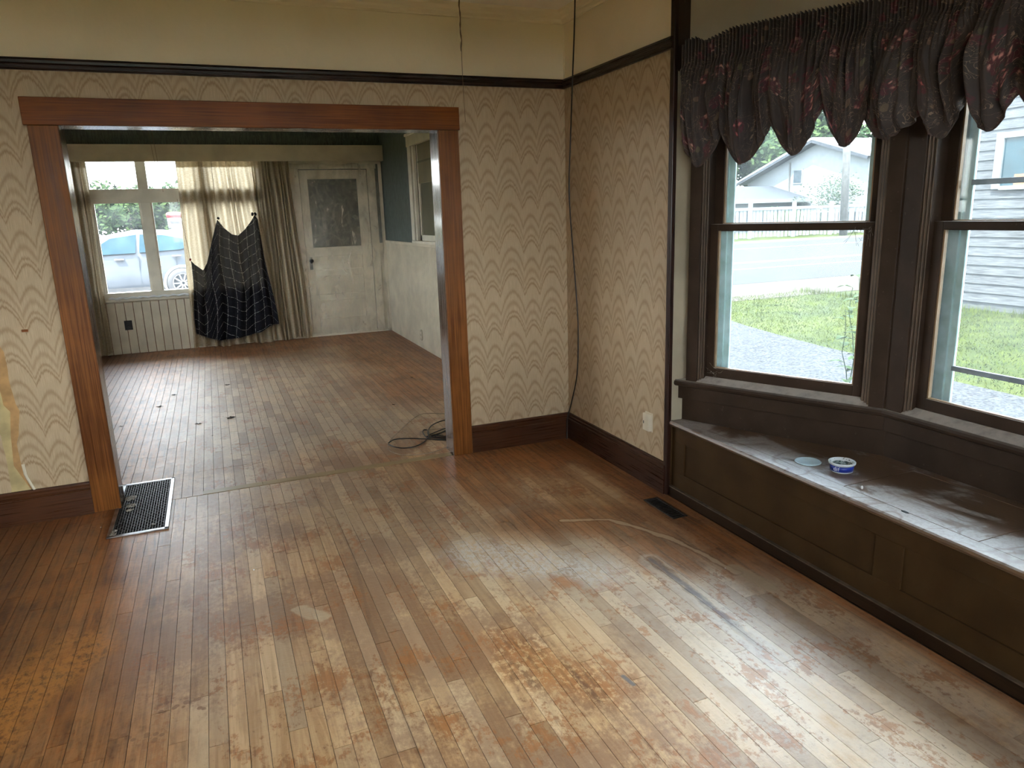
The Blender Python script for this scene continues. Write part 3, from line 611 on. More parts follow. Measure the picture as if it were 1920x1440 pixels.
# stool boards with a rounded nose
def stool(i, parent):
    p, q = bayline(0, -1.245), bayline(.075, -1.245)
    nose = []; z0, z1 = WZ0 - .034, WZ0
    m = MB(); prof = [(.010, z0), (.003, z0 + .006), (0, z0 + .017), (.003, z1 - .006), (.010, z1)]
    L_ = [bayline(o_, -1.245) for o_, _ in prof] + [q, q]; Z = [z for _, z in prof] + [z1, z0]
    nn = len(Z); vs = []
    for e in (i, i + 1): vs += [Vector((L_[k_][e].x, L_[k_][e].y, Z[k_])) for k_ in range(nn)]
    m.add(vs, [tuple(range(nn)), tuple(range(nn, 2 * nn))[::-1]] + [(k_, (k_ + 1) % nn, nn + (k_ + 1) % nn, nn + k_) for k_ in range(nn)])
    m.build('window_stool', M['bay'], parent)
for i, p in enumerate((W1, W2, W3)): stool(i, p)
portal('portal_one', F1.p(.55, .30, 1.5), (F1.n.x, F1.n.y, 0), .95, 1.75)
portal('portal_two', F2.p(.645, .30, 1.5), (1, 0, 0), 1.2, 1.75); portal('portal_three', F3.p(.55, .30, 1.5), (F3.n.x, F3.n.y, 0), .95, 1.75)

# ------------------------------------------------------------------ trim in the near room
def profile_run(name, mat, par, prof, a, b, axis, sgn):     # prof: (out, z); axis x or y run, sgn direction of outwards
    m = MB(); n = len(prof); vs = []
    for t in (a, b):
        for o_, z in prof: vs.append(Vector((t, sgn * o_, z)) if axis == 'x' else Vector((sgn * o_, t, z)))
    m.add(vs, [tuple(range(n)), tuple(range(n, 2 * n))[::-1]] + [(i, (i + 1) % n, n + (i + 1) % n, n + i) for i in range(n)])
    return m.build(name, mat, par)
BP = [(0, 0), (.020, 0), (.020, .140), (.026, .143), (.027, .150), (.020, .156), (.020, .168), (.013, .176), (.012, .186), (0, .190)]
for a, b in ((-5.0, -3.052), (-.750, -.0)):
    profile_run('baseboard_back', M['base'], None, BP, a, b, 'x', -1)['kind'] = 'structure'
for a, b in ((-1.232, -.0), (-6.6, -4.49)):
    profile_run('baseboard_right', M['basey'], None, BP, a, b, 'y', -1)['kind'] = 'structure'
RP = [(0, 2.376), (.018, 2.376), (.022, 2.384), (.022, 2.400), (.030, 2.408), (.032, 2.420), (.026, 2.432), (0, 2.436)]
profile_run('trim_2', M['rail'], None, RP, -5, 0, 'x', -1)['kind'] = 'structure'
profile_run('trim_3', M['raily'], None, RP, -1.24, 0, 'y', -1)['kind'] = 'structure'
CP = [(0, 2.765), (.012, 2.765), (.014, 2.775), (.035, 2.787), (.040, 2.80), (.070, 2.815), (.078, 2.83), (0, 2.83)]
profile_run('trim_4', M['cream'], None, CP, -5, 0, 'x', -1)['kind'] = 'structure'
profile_run('trim_5', M['cream'], None, CP, -1.24, 0, 'y', -1)['kind'] = 'structure'
MB().box(-.013, .014, -1.251, -1.216, 0, CH).build('trim_6', M['basez'], kind='structure', bevel=.004)
MB().tube([(-.003, -.003, 2.43), (-.003, -.003, 2.76)], .006, 8).build('trim_7', M['cream'], kind='structure')
# casing of the wide opening
dc = struct('door_1', (-1.9, 0, 0))
MB().box(-3.068, -.742, -.026, 0, 2.1125, 2.2477).build('head_casing', M['trimx'], dc, bevel=.003)
MB().box(-3.051, -2.913, -.022, 0, 0.004, 2.1115).build('side_casing', M['trimz'], dc, bevel=.003); MB().box(-.884, -.751, -.022, 0, 0, 2.1115).build('side_casing', M['trimz'], dc, bevel=.003)
MB().box(-2.935, -2.9135, 0, .165, .006, 2.1125).build('side_jamb', M['jamb'], dc); MB().box(-.8835, -.862, 0, .165, 0, 2.1125).build('side_jamb', M['jamb'], dc)
MB().box(-2.935, -.862, 0, .165, 2.1130, 2.134).build('head_jamb', M['jamb'], dc)
MB().box(-3.051, -2.926, .16, .182, 0, 2.24).build('side_casing', M['white'], dc); MB().box(-.868, -.751, .16, .182, 0, 2.24).build('side_casing', M['white'], dc); MB().box(-3.068, -.742, .16, .182, 2.134, 2.24).build('head_casing', M['white'], dc)

# ------------------------------------------------------------------ far room shell
FY = 5.80; FX = .055

wf = struct('wall_far')
MB().box(-5.0, -3.60, FY, FY + .16, 0, CH).build('wall_panel', M['green'], wf); MB().box(-1.58, -1.10, FY, FY + .16, 0, CH).build('wall_panel', M['green'], wf)
MB().box(-3.60, -1.58, FY, FY + .16, 0, .66).build('wall_panel', M['offw'], wf); MB().box(-4.95, -1.24, FY - .0015, FY, 0, .655).build('gap_shade_backing', M['trimx'], wf); MB().box(-3.60, -1.58, FY, FY + .16, 2.56, CH).build('wall_panel', M['green'], wf)  # thin dark sheet puts the shade of the board gaps into colour
MB().box(-1.10, -.13, FY, FY + .16, 2.27, CH).build('wall_panel', M['green'], wf); MB().box(-.13, .20, FY, FY + .16, 0, CH).build('wall_panel', M['green'], wf)
# beadboard on the far wall, board by board
x = -4.95
while x < -1.24:
    MB().box(x + .003, x + .097, FY - .014, FY, 0.0, .655).build('wainscot_board', M['offw'], wf, bevel=.003, seg=1); x += .10
MB().box(-4.95, -1.24, FY - .022, FY, .655, .685).build('wainscot_cap', M['offw'], wf, bevel=.004)
# far window
w4 = struct('window_4', (-2.6, FY, .69)); X = [(-3.56, -3.525), (-3.0, -2.885), (-2.31, -2.20), (-1.635, -1.60)]
fm = MB()
for a, b in X: MB().box(a, b, FY - .03, FY + .06, .69, 2.55).build('mullion', M['white'], w4, bevel=.004)
MB().box(-3.60, -1.58, FY - .034, FY + .06, 1.868, 2.036).build('transom', M['white'], w4, bevel=.004)
MB().box(-3.64, -1.56, FY - .05, FY + .08, .70, .78).build('bottom_rail', M['white'], w4, bevel=.004); MB().box(-3.66, -1.54, FY - .075, FY + .05, .670, .700).build('window_stool', M['white'], w4, bevel=.006)
MB().box(-3.60, -1.58, FY - .02, FY + .06, 2.50, 2.56).build('head_rail', M['white'], w4)
for (a, b), (c, d) in zip(X, X[1:]):
    for z0, z1 in ((.78, 1.868), (2.036, 2.50)): MB().box(b, c, FY + .02, FY + .023, z0, z1).build('pane', M['glass2'], w4)
for a, b in zip(X, X[1:]):
    for z0, z1 in ((.78, 1.868),):
        m = MB(); m.box(a[1], a[1] + .018, FY - .005, FY + .045, z0, z1); m.box(b[0] - .018, b[0], FY - .005, FY + .045, z0, z1); m.build('glazing_bead', M['white'], w4)
portal('portal_four', (-2.58, FY + .22, 1.62), (0, 1, 0), 2.0, 1.9)
# door with glass, casing
d2 = struct('door_2', (-.6, FY, 0)); dx0, dx1 = -1.06, -.16
for a, b in ((-1.185, dx0 - .006), (dx1 + .006, -.045)): MB().box(a, b, FY - .024, FY + .01, 0, 2.255).build('casing', M['offw'], d2, bevel=.004)
MB().box(-1.20, -.03, FY - .028, FY + .01, 2.255, 2.35).build('head_casing', M['offw'], d2, bevel=.004)
gx0, gx1, gz0, gz1 = -.955, -.300, 1.225, 2.125; leaf = MB(); y0, y1 = FY + .0, FY + .045
leaf.box(dx0, gx0, y0, y1, .03, 2.245); leaf.box(gx1, dx1, y0, y1, .03, 2.245); leaf.box(gx0, gx1, y0, y1, gz1, 2.245)
for z0, z1 in ((.03, .24), (.49, .58), (.83, .92), (1.10, gz0)): leaf.box(gx0, gx1, y0, y1, z0, z1)
lf = leaf.build('leaf', M['offw'], d2, bevel=.003)
for z0, z1 in ((.24, .49), (.58, .83), (.92, 1.10)): MB().box(gx0, gx1, y0 + .012, y1 - .01, z0, z1).build('panel', M['offw'], lf)
MB().box(gx0, gx1, y0 + .008, y0 + .014, gz0, gz1).build('pane', M['doorglass'], lf, label='dark curtained glass')
MB().box(dx0, dx1, FY, FY + .10, 0, .03).build('sill', M['trimx'], d2)
MB().box(-1.025, -.985, FY - .008, FY + .002, .93, 1.10).build('lock_plate', M['dark'], d2, bevel=.003)
MB().lathe([(.006, 0), (.010, .02), (.028, .03), (.032, .045), (.024, .06), (0.004, .063)], 20, M=Matrix.Translation((-1.005, FY - .006, 1.05)) @ Matrix.Rotation(radians(90), 4, 'X')).build('knob', M['dark'], d2, True, label='black knob')
MB().box(-1.15, -.05, FY + .05, FY + .16, 0, 2.3).build('back_board', M['extdark'], d2)
# right wall of the far room
wr2 = struct('wall_far_right')
MB().box(FX, .20, 4.27, FY, 0, CH).build('wall_panel', M['green'], wr2); MB().box(FX, .20, .16, 4.27, 0, 1.24).build('wall_panel', M['offw'], wr2)
MB().box(FX, .20, .16, 4.27, 2.44, CH).build('wall_panel', M['green'], wr2); MB().box(FX, .20, .16, 2.6, 1.24, 2.44).build('wall_panel', M['green'], wr2)
MB().box(-.045, FX, FY - .012, FY, 0, 1.25).build('wainscot_board', M['offw'], wf)
MB().box(FX - .0015, FX, .2, FY - .02, 0, 1.25).build('gap_shade_backing', M['trimx'], wr2)  # dark sheet added behind the beadboard to paint shade into its gaps
bd = MB(); y = .20
while y < FY - .02:
    bd.box(FX - .013, FX, y + .0045, y + .0455, 0, 1.25); y += .05
bd.build('beadboard', M['offw'], wr2, kind='stuff')
MB().box(FX - .024, FX, .18, FY - .02, 1.25, 1.285).build('wainscot_cap', M['offw'], wr2, bevel=.005)
w5 = struct('window_5', (FX, 3.4, 1.28))
for a, b in ((4.14, 4.27), (2.60, 2.73)): MB().box(FX - .022, FX + .02, a, b, 1.29, 2.42).build('casing', M['white'], w5, bevel=.004)
for q in (4.07, 4.10): MB().box(FX - .010, FX + .03, q - .012, q + .012, 1.29, 2.40).build('stop_bead', M['white'], w5, bevel=.004)
MB().box(FX - .024, FX + .02, 2.55, 4.30, 2.40, 2.52).build('head_casing', M['white'], w5, bevel=.004); MB().box(FX - .034, FX + .02, 2.52, 4.33, 2.52, 2.55).build('head_cap', M['white'], w5, bevel=.006)
MB().box(FX - .035, FX + .06, 2.58, 4.24, 1.285, 1.315).build('window_stool', M['white'], w5, bevel=.005)
MB().box(FX + .03, FX + .06, 2.73, 4.04, 1.31, 1.38).build('bottom_rail', M['white'], w5); MB().box(FX + .03, FX + .06, 3.99, 4.04, 1.31, 2.40).build('stile', M['white'], w5)
MB().box(FX + .045, FX + .055, 2.73, 4.0, 1.38, 1.98).build('pane', M['olive2'], w5); MB().box(FX + .028, FX + .040, 2.73, 4.0, 1.97, 2.42).build('roller_blind', M['olive'], w5); MB().box(FX + .024, FX + .044, 2.73, 4.0, 2.20, 2.22).build('blind_hem', M['olive2'], w5)
MB().box(FX + .06, .30, 2.6, 4.3, 1.2, 2.5).build('reveal_back', M['olive2'], w5)
MB().box(-.74, FX, .15, .17, 0, CH).build('wall_back_far', M['green'], kind='structure')

# pelmet, curtains, shawl, plastic
pm = thing('pelmet', 'long cream boxed board over the curtains at the far wall', 'pelmet', (-1.9, 5.62, 2.35))
MB().box(-4.6, .045, 5.60, 5.622, 2.345, 2.545).build('face_board', M['offw'], pm, bevel=.002); MB().box(-4.6, .045, 5.622, FY - .002, 2.523, 2.545).build('top_board', M['offw'], pm); MB().box(.025, .045, 5.622, FY - .03, 2.345, 2.523).build('end_board', M['offw'], pm)
MB().tube([(-4.5, 5.70, 2.40), (-.9, 5.70, 2.40)], .008, 8).build('rail', M['metal'], pm)
def curtain(label, xt0, xt1, xb0, xb1, folds, amp, zt=2.385, zb=.03, y0=5.70, seed=1, sweep=None, group='linen curtains at the far wall'):
    r = random.Random(seed); ph = [r.uniform(-.6, .6) for _ in range(folds + 2)]
    def fn(u, v):
        z = lerp(zt, zb, v); xa = lerp(xt0, xb0, v ** 1.2); xb = lerp(xt1, xb1, v ** 1.2)
        uu = u + .25 / folds * sin(u * 17 + seed); k_ = u * folds; a = amp * (.45 + .55 * smooth(0, .25, v)) * (1 + .35 * ph[int(min(k_, folds))])
        f = sin(2 * pi * k_ + .5 * sin(v * 3 + seed)); f = (abs(f) ** .7) * (1 if f > 0 else -1)
        pinch = .5 * smooth(.10, .0, v) * sin(4 * pi * k_)
        return (lerp(xa, xb, uu) + .004 * sin(v * 9 + k_), y0 - a * f - .006 * pinch - .012 * v * sin(v * 5 + k_ * .7), z + (.012 * sin(k_ * 1.3) if v > .98 else 0))
    o = thing('curtain', label, 'curtain', ((xt0 + xt1) / 2, y0, 0), group)
    MB().grid(fn, folds * 12, 40).build('drape', M['linen'], o, True)
    def hd(u, v): p = fn(u, v * .045); return (p[0], p[1] - .004, p[2] + .004)
    MB().grid(hd, folds * 12, 3).build('pleated_heading', M['linen'], o, True)
    return o
curtain('pale linen curtain at the left end of the far window, narrow stack', -3.80, -3.525, -3.80, -3.55, 6, .040, seed=2, y0=5.69)
curtain('linen curtain glowing with daylight, partly behind the plaid shawl', -2.525, -1.66, -2.585, -1.44, 11, .042, seed=4, zb=.012)
curtain('tight dark-looking linen curtain stack between the shawl and the door', -1.655, -1.20, -1.66, -1.09, 9, .036, seed=9, zb=.02, y0=5.715)
curtain('linen curtain tail beyond the left jamb of the wide opening', -4.5, -3.86, -4.5, -3.84, 9, .03, seed=12)
sh = thing('plaid_shawl', 'black fringed shawl with thin white plaid lines pinned to the curtain', 'shawl', (-2.05, 5.62, .1))
topc = [(0, -2.505, 1.145), (.06, -2.47, 1.09), (.13, -2.385, 1.012), (.20, -2.33, 1.10), (.28, -2.22, 1.42), (.34, -2.138, 1.64), (.42, -2.06, 1.53), (.52, -1.97, 1.447), (.60, -1.90, 1.43), (.68, -1.82, 1.50), (.76, -1.74, 1.60), (.84, -1.690, 1.685), (.92, -1.655, 1.62), (1.0, -1.645, 1.52)]
botc = [(0, -2.55, .215), (.15, -2.44, .145), (.3, -2.28, .095), (.45, -2.10, .10), (.6, -1.92, .125), (.75, -1.76, .16), (.85, -1.64, .235), (1, -1.525, .255)]
tx = [(a, b) for a, b, c in topc]; tz = [(a, c) for a, b, c in topc]; bx = [(a, b) for a, b, c in botc]; bz = [(a, c) for a, b, c in botc]
def shf(u, v):
    x_ = lerp(interp(u, tx), interp(u, bx), v); z_ = lerp(interp(u, tz), interp(u, bz), v)
    x_ += .010 * sin(v * 6 + u * 9) ; y_ = 5.618 - .020 * sin(u * 24 + v * 1.5) * (.4 + .6 * v) - .010 * sin(u * 57 + v * 3) - .025 * sin(pi * v)
    return (x_, y_, z_)
MB().grid(shf, 110, 60, uvf=lambda u, v: (u * 1.16 + .02 * sin(v * 7), (interp(u, tz) - interp(u, bz)) * v * 1.0 + (1.7 - interp(u, tz)) * .35 + .012 * sin(u * 30))).build('cloth', M['plaid'], sh, True)
fr_ = MB(); r = random.Random(3)
for i in range(170):
    u = i / 169; p = Vector(shf(u, 1)); q = p + Vector((r.uniform(-.008, .008), -.002, -r.uniform(.025, .055))); fr_.add([p + Vector((-.002, 0, .004)), p + Vector((.002, 0, .004)), q], [(0, 1, 2)])
for i in range(90):
    v = .08 + .9 * i / 89; p = Vector(shf(0, v)); q = p + Vector((-r.uniform(.006, .02), -.002, r.uniform(-.01, .004))); fr_.add([p + Vector((0, 0, -.002)), p + Vector((0, 0, .002)), q], [(0, 1, 2)])
    p = Vector(shf(1, v)); q = p + Vector((r.uniform(.006, .02), -.002, r.uniform(-.01, .004))); fr_.add([p + Vector((0, 0, -.002)), p + Vector((0, 0, .002)), q], [(0, 1, 2)])
fr_.build('fringe', M['black'], sh, kind='stuff')
for px_, nm in ((( -1.69, 1.69), 1), ((-2.138, 1.645), 0)):
    kn = MB(); 
    for j_ in range(5 if nm else 2): 
        a = r.uniform(0, 6.28); c_ = Vector((px_[0] + .02 * cos(a), 5.61, px_[1] + .015 * sin(a))); kn.lathe([(.004, -.016), (.014, -.008), (.017, .004), (.004, .016)], 8, c=c_)
    kn.build('pinned_knot', M['black'], sh, True)
MB().lathe([(.003, -.016), (.013, -.008), (.013, .008), (.003, .016)], 10, c=(-2.510, 5.60, 1.155)).build('pin', M['red'], sh, True, label='small red pin')
MB().tube([(-2.138, 5.62, 1.64), (-2.125, 5.64, 2.36)], .0025, 6).build('hanging_string', M['string'], sh)
MB().tube([(-2.507, 5.60, 1.15), (-2.545, 5.62, 1.62), (-2.57, 5.64, 1.9)], .0025, 6).build('hanging_string', M['string'], sh)
ps = thing('plastic_sheet', 'clear wrinkled plastic sheeting taped over the far door', 'plastic sheet', (-.62, 5.76, 0))
def psf(u, v):
    x_ = lerp(-1.34, .02, u); z_ = lerp(2.34, .015, v)
    n_ = noise.noise(Vector((u * 3 + v * 1.5, v * 4 - u * 2, .3))) * .030 + noise.noise(Vector((u * 9 + v * 5, v * 5 - u * 4, 1.3))) * .014
    sag = .020 * sin(10 * (v + .55 * abs(u - .5) * 2)) * smooth(.35, .8, v)
    e = sin(pi * min(1, max(0, u))) ** .4 * sin(pi * v) ** .3
    return (x_, FY - .036 - .006 - e * (.020 + n_ + sag), z_)
MB().grid(psf, 90, 110).build('film', M['poly'], ps, True)
tpm = MB()
for a, b, c, d in ((-1.36, .035, 2.315, 2.36), (-1.36, -1.315, .01, 2.36), (-.005, .040, .01, 2.36), (-1.36, .035, .005, .045)): tpm.box(a, b, FY - .045, FY - .041, c, d)
tpm.build('tape', M['tubw'] if False else M['offw'], ps)
tp = MB().tube([(-3.5 + i * .032, FY - .088 + .004 * sin(i * 2.1), .715 + .006 * sin(i * 1.7) - (.030 if i > 29 else 0) * (i - 29) / 8) for i in range(37)], lambda i: .007 + .010 * abs(sin(i * 1.3)), 8).build('plastic_strip', M['tubw'], None, True)
tag(tp, 'crumpled white strip of torn plastic lying along the far window sill', 'plastic strip')
def plate(name, label, cat, c, n_, w_, h_, mat, hole=True, group=None):
    o = thing(name, label, cat, c, group); return o
o = thing('wall_socket', 'black socket opening low in the white boards under the far window', 'socket', (-3.33, FY - .014, .36))
MB().box(-3.378, -3.288, FY - .019, FY - .012, .305, .425).build('cover_plate', M['dark'], o, bevel=.003); MB().box(-3.345, -3.320, FY - .023, FY - .018, .375, .405).build('receptacle', M['rubber'], o); MB().box(-3.345, -3.320, FY - .023, FY - .018, .325, .355).build('receptacle', M['rubber'], o)
o = thing('outlet_cover', 'rounded ivory outlet cover on the white beadboard of the side wall', 'outlet', (FX - .015, 4.1, .16))
MB().prism([(4.12 + .052 * cos(t) * (abs(cos(t)) ** -.4 if abs(cos(t)) > .01 else 1), .165 + .07 * sin(t)) for t in [i * pi / 12 for i in range(24)]], 0, .012, M=Matrix(((0, 0, -1, FX - .013), (1, 0, 0, 0), (0, 1, 0, 0), (0, 0, 0, 1)))).build('cover_plate', M['plate'], o, bevel=.003)
for dz in (-.025, .025): MB().box(FX - .029, FX - .0255, 4.105, 4.135, .15 + dz, .18 + dz).build('receptacle', M['offw'], o)

# ------------------------------------------------------------------ window seat
bn = thing('window_seat', 'long brown painted window seat with dusty top and panelled front', 'window seat', (.25, -2.85, 0))
bl_ = bayline(.054); zt = .44; zb_ = .412; G_ = .0016
def clipx(y_):                                              # x of the back wall line at y
    p = [(-q.y, q.x) for q in bl_]; return interp(-y_, p)
def slab(name, poly, lab=None): return MB().prism(poly, zb_, zt).build(name, M['bench'], bn, bevel=.0015, label=lab)
ha, hb, hx0, hx1 = -2.402, -2.990, .083, .490
nose = [(.010, zb_), (.003, zb_ + .008), (.0, zt - .014), (.003, zt - .005), (.010, zt), (hx0 - G_, zt), (hx0 - G_, zb_)]
m = MB(); vs = [Vector((a, t_, b)) for t_ in (-1.246, -4.465) for a, b in nose]; n = len(nose)
m.add(vs, [tuple(range(n)), tuple(range(n, 2 * n))[::-1]] + [(i, (i + 1) % n, n + (i + 1) % n, n + i) for i in range(n)]).build('front_edge_board', M['bench'], bn)
slab('top_board', [(hx0, -1.246), (bl_[0].x, -1.246), (bl_[1].x, bl_[1].y), (bl_[1].x, ha + G_), (hx0, ha + G_)])
slab('top_board', [(hx0, hb - G_), (bl_[2].x, hb - G_), (bl_[2].x, bl_[2].y), (bl_[3].x, -4.465), (hx0, -4.465)])
slab('top_board', [(hx1 + G_, ha), (bl_[1].x, ha), (bl_[1].x, hb), (hx1 + G_, hb)])
slab('hatch', [(hx0 + G_, ha - G_), (hx1 - G_, ha - G_), (hx1 - G_, hb + G_), (hx0 + G_, hb + G_)], 'lift-up lid set flush in the seat')
MB().lathe([(.014, 0), (.014, .0012)], 16, c=(0, 0, 0), M=Matrix.Translation(on_z(1697, 960, .4405)) @ Matrix.Diagonal((.5, 1.2, 1, 1))).build('finger_hole', M['dark'], bn)
fx = .025
MB().box(fx, fx + .02, -4.465, -1.246, .328, zb_).build('top_rail', M['benchf'], bn, bevel=.0015); MB().box(fx, fx + .02, -4.465, -1.246, .055, .148).build('bottom_rail', M['benchf'], bn, bevel=.0015)
for a, b in ((-1.362, -1.246), (-2.752, -2.625), (-4.13, -4.00)): MB().box(fx, fx + .02, a, b, .148, .328).build('stile', M['benchf'], bn, bevel=.0015)
for a, b in ((-2.625, -1.362), (-4.00, -2.752), (-4.465, -4.13)): MB().box(fx + .009, fx + .02, a, b, .148, .328).build('panel', M['benchf'], bn)
MB().box(.006, fx + .018, -4.465, -1.246, 0, .052).build('skirting', M['skirt'], bn, bevel=.003); MB().box(.006, fx, -4.465, -1.246, .052, .0565).build('dusty_lit_ledge', M['lit_dust'], bn)

# tub and lid
tc = on_z(1587, 887, .44); tc = Vector((.216, -2.262, .44))
tb = thing('plastic_tub', 'white plastic tub with a blue band holding dark green residue', 'tub', tc)
R1, R0, H_ = .052, .047, .046
MB().lathe([(R0 - .004, 0), (R0, .003), (R1 - .002, H_ - .010), (R1 + .004, H_ - .009), (R1 + .005, H_ - .002), (R1 + .003, H_), (R1 - .002, H_ - .001), (R0 - .002, .012), (0.001, .012)], 48, c=tc).build('shell', M['tubw'], tb, True)
MB().lathe([(R0 + .0008, .007), (R1 - .0018, H_ - .014), (R1 - .0030, H_ - .014), (R0 - .0006, .007)], 48, c=tc).build('label_band', M['tubb'], tb, True)
MB().grid(lambda u, v: (tc.x + (R0 - .002) * v * cos(u * 2 * pi), tc.y + (R0 - .002) * v * sin(u * 2 * pi), tc.z + .022 + .010 * v + .006 * noise.noise(Vector((cos(u * 2 * pi) * v * 3, sin(u * 2 * pi) * v * 3, 0)))), 40, 8).build('residue', M['goo'], tb, True)
spl = MB(); r = random.Random(8)
for i in range(26):
    a = r.uniform(0, 6.28); rr = R1 - .003 + r.uniform(-.001, .003); q = Vector((tc.x + rr * cos(a), tc.y + rr * sin(a), tc.z + H_ - .004 + r.uniform(-.006, .0045))); s_ = r.uniform(.0008, .0022); spl.box(q.x - s_, q.x + s_, q.y - s_, q.y + s_, q.z - s_ * .6, q.z + s_ * .6)
spl.build('splatter', M['dark'], tb, kind='stuff')
cu = bpy.data.curves.new('word', 'FONT'); cu.body = 'dif'; cu.size = .030; cu.extrude = .0004; cu.align_x = 'CENTER'; cu.resolution_u = 3
tmp = bpy.data.objects.new('word', cu); COL.objects.link(tmp); bpy.context.view_layer.update(); me = bpy.data.meshes.new_from_object(tmp.evaluated_get(bpy.context.evaluated_depsgraph_get())); bpy.data.objects.remove(tmp)
aim = math.atan2(EYE.y - tc.y, EYE.x - tc.x) - .45
for v in me.vertices:
    zz_ = .012 + v.co.y * .9; rr = lerp(R0, R1 - .0035, (zz_ - .007) / (H_ - .02)) + .0016 + v.co.z; a = aim + v.co.x / R1
    v.co = (tc.x + rr * cos(a), tc.y + rr * sin(a), tc.z + zz_)
me.materials.clear(); me.materials.append(M['txt']); o = bpy.data.objects.new('lettering', me); COL.objects.link(o); o.parent = tb; o.matrix_parent_inverse = Matrix.Translation(-tc)
lc = Vector((.170, -2.110, .44)); ld = thing('tub_lid', 'pale blue-white round lid lying flat beside the tub', 'lid', lc)
MB().lathe([(.054, 0), (.057, .001), (.058, .004), (.056, .0065), (.052, .006), (.050, .0045), (.001, .0045)], 48, c=lc).build('disc', M['lid'], ld, True)
ck = MB(); ck.lathe([(.003, 0), (.005, .004), (.004, .012), (.001, .015)], 8, c=on_z(1616, 917, .44)); tag(ck.build('chip', M['txt'], None, True), 'tiny white chip lying on the seat lid corner', 'debris')
# flies and grit on the stool and floor are small countable flakes
# ------------------------------------------------------------------ valances
def valance(label, fr, s0, s1, scal, ztop, seed, off0=-.035):
    o = thing('valance', label, 'valance', fr.p((s0 + s1) / 2, off0, 2.0), 'dark floral balloon valances over the bay windows')
    r = random.Random(seed); Wd = s1 - s0
    cs = [c for c, _ in scal]; nb = len(scal) - 1
    def edge(s_):                                        # bottom hem height
        for (a, za), (b, zb2) in zip(scal, scal[1:]):
            if s_ <= b:
                t = (s_ - a) / (b - a); lo = depth[(a, b)]
                sk = .5 + .10 * sin(a * 31 + seed); t2 = t / (2 * sk) if t < sk else .5 + (t - sk) / (2 * (1 - sk)); sh_ = (1 - abs(2 * t2 - 1) ** 1.75); return lerp(lerp(za, zb2, t), lo, sh_)
        return scal[-1][1]
    depth = {}; 
    for i, ((a, za), (b, zb2)) in enumerate(zip(scal, scal[1:])): depth[(a, b)] = lows[i]
    def fn(u, v):
        s_ = s0 + Wd * u; zt_ = ztop(s_); hem = edge(s_)
        z = lerp(zt_, hem, v); lobe = 0
        for (a, _), (b, _) in zip(scal, scal[1:]):
            if a <= s_ <= b: lobe = sin(pi * (s_ - a) / (b - a)); break
        fine = sin(2 * pi * s_ / .0175 + 1.5 * noise.noise(Vector((s_ * 40, v * 2, seed)))); big = noise.noise(Vector((s_ * 16, v * 1.8, seed * 3.1))); mid = noise.noise(Vector((s_ * 42, v * 2.6, seed * 1.7)))
        top = smooth(.50, .10, v); bal = sin(pi * smooth(.15, 1.0, v)) ** .8
        out = .018 + .013 * fine * (top * .85 + .15) + (.045 * bal * (.45 + .75 * lobe)) + (.060 * big + .034 * mid) * smooth(.12, .5, v) + .016 * abs(sin(s_ * 62 + 3.5 * v + 2 * big)) * smooth(.15, .5, v) + .014 * smooth(.2, .25, v) * smooth(.5, .3, v)
        if v > .90: out -= .030 * smooth(.90, 1.0, v)
        ds = .010 * noise.noise(Vector((s_ * 20, v * 5, seed + 9))) * v
        sw = -.0 if lobe == 0 else 0
        return fr.p(s_ + ds, off0 - max(out, .004), z + .004 * fine * top * (v < .02) + .012 * noise.noise(Vector((s_ * 30, v * 6, 2))) * smooth(.2, .6, v) * (1 - smooth(.9, 1, v)))
    MB().grid(fn, 420, 46, uvf=lambda u, v: (u * Wd * 1.5, v * .60)).build('gathered_cloth', M['floral'], o, True, solid=.0015)
    def hem(u, v): p = fn(u, 1.0 - .012 * v); return p + Vector((fr.n.x, fr.n.y, 0)) * (-.0025)
    MB().grid(hem, 420, 1, uvf=lambda u, v: (u, v)).build('hem', M['floral'], o, True)
    MB().tube([fr.p(s0 + .01, off0 + .01, ztop(s0) - .05), fr.p(s1 - .01, off0 + .01, ztop(s1) - .05)], .007, 8).build('rod', M['dmetal'], o)
    for s_ in (s0 + .02, s1 - .02): MB().box(s_ - .008, s_ + .008, off0, .03, ztop(s_) - .065, ztop(s_) - .035, fr).build('bracket', M['dmetal'], o)
    return o
lows = [1.795, 1.790, 1.815, 1.835]
valance('dark floral gathered valance over the angled left bay window', F1, .035, .925, [(.035, 1.93), (.255, 1.955), (.500, 1.955), (.728, 2.005), (.925, 1.985)], lambda s_: interp(s_, [(.03, 2.36), (.06, 2.395), (.11, 2.40), (.16, 2.375), (.22, 2.39), (.3, 2.41), (.6, 2.415), (.9, 2.41)]), 3)
lows = [1.85, 1.83, 1.835, 1.85, 1.85, 1.85, 1.85]
valance('dark floral gathered valance over the middle bay window', F2, -.190, 1.30, [(-.190, 1.985), (.125, 1.93), (.310, 1.975), (.500, 1.95), (.70, 1.96), (.90, 1.95), (1.1, 1.96), (1.30, 1.95)], lambda s_: interp(s_, [(-.19, 2.33), (-.15, 2.40), (.2, 2.41), (1.3, 2.41)]), 6, off0=-.06)

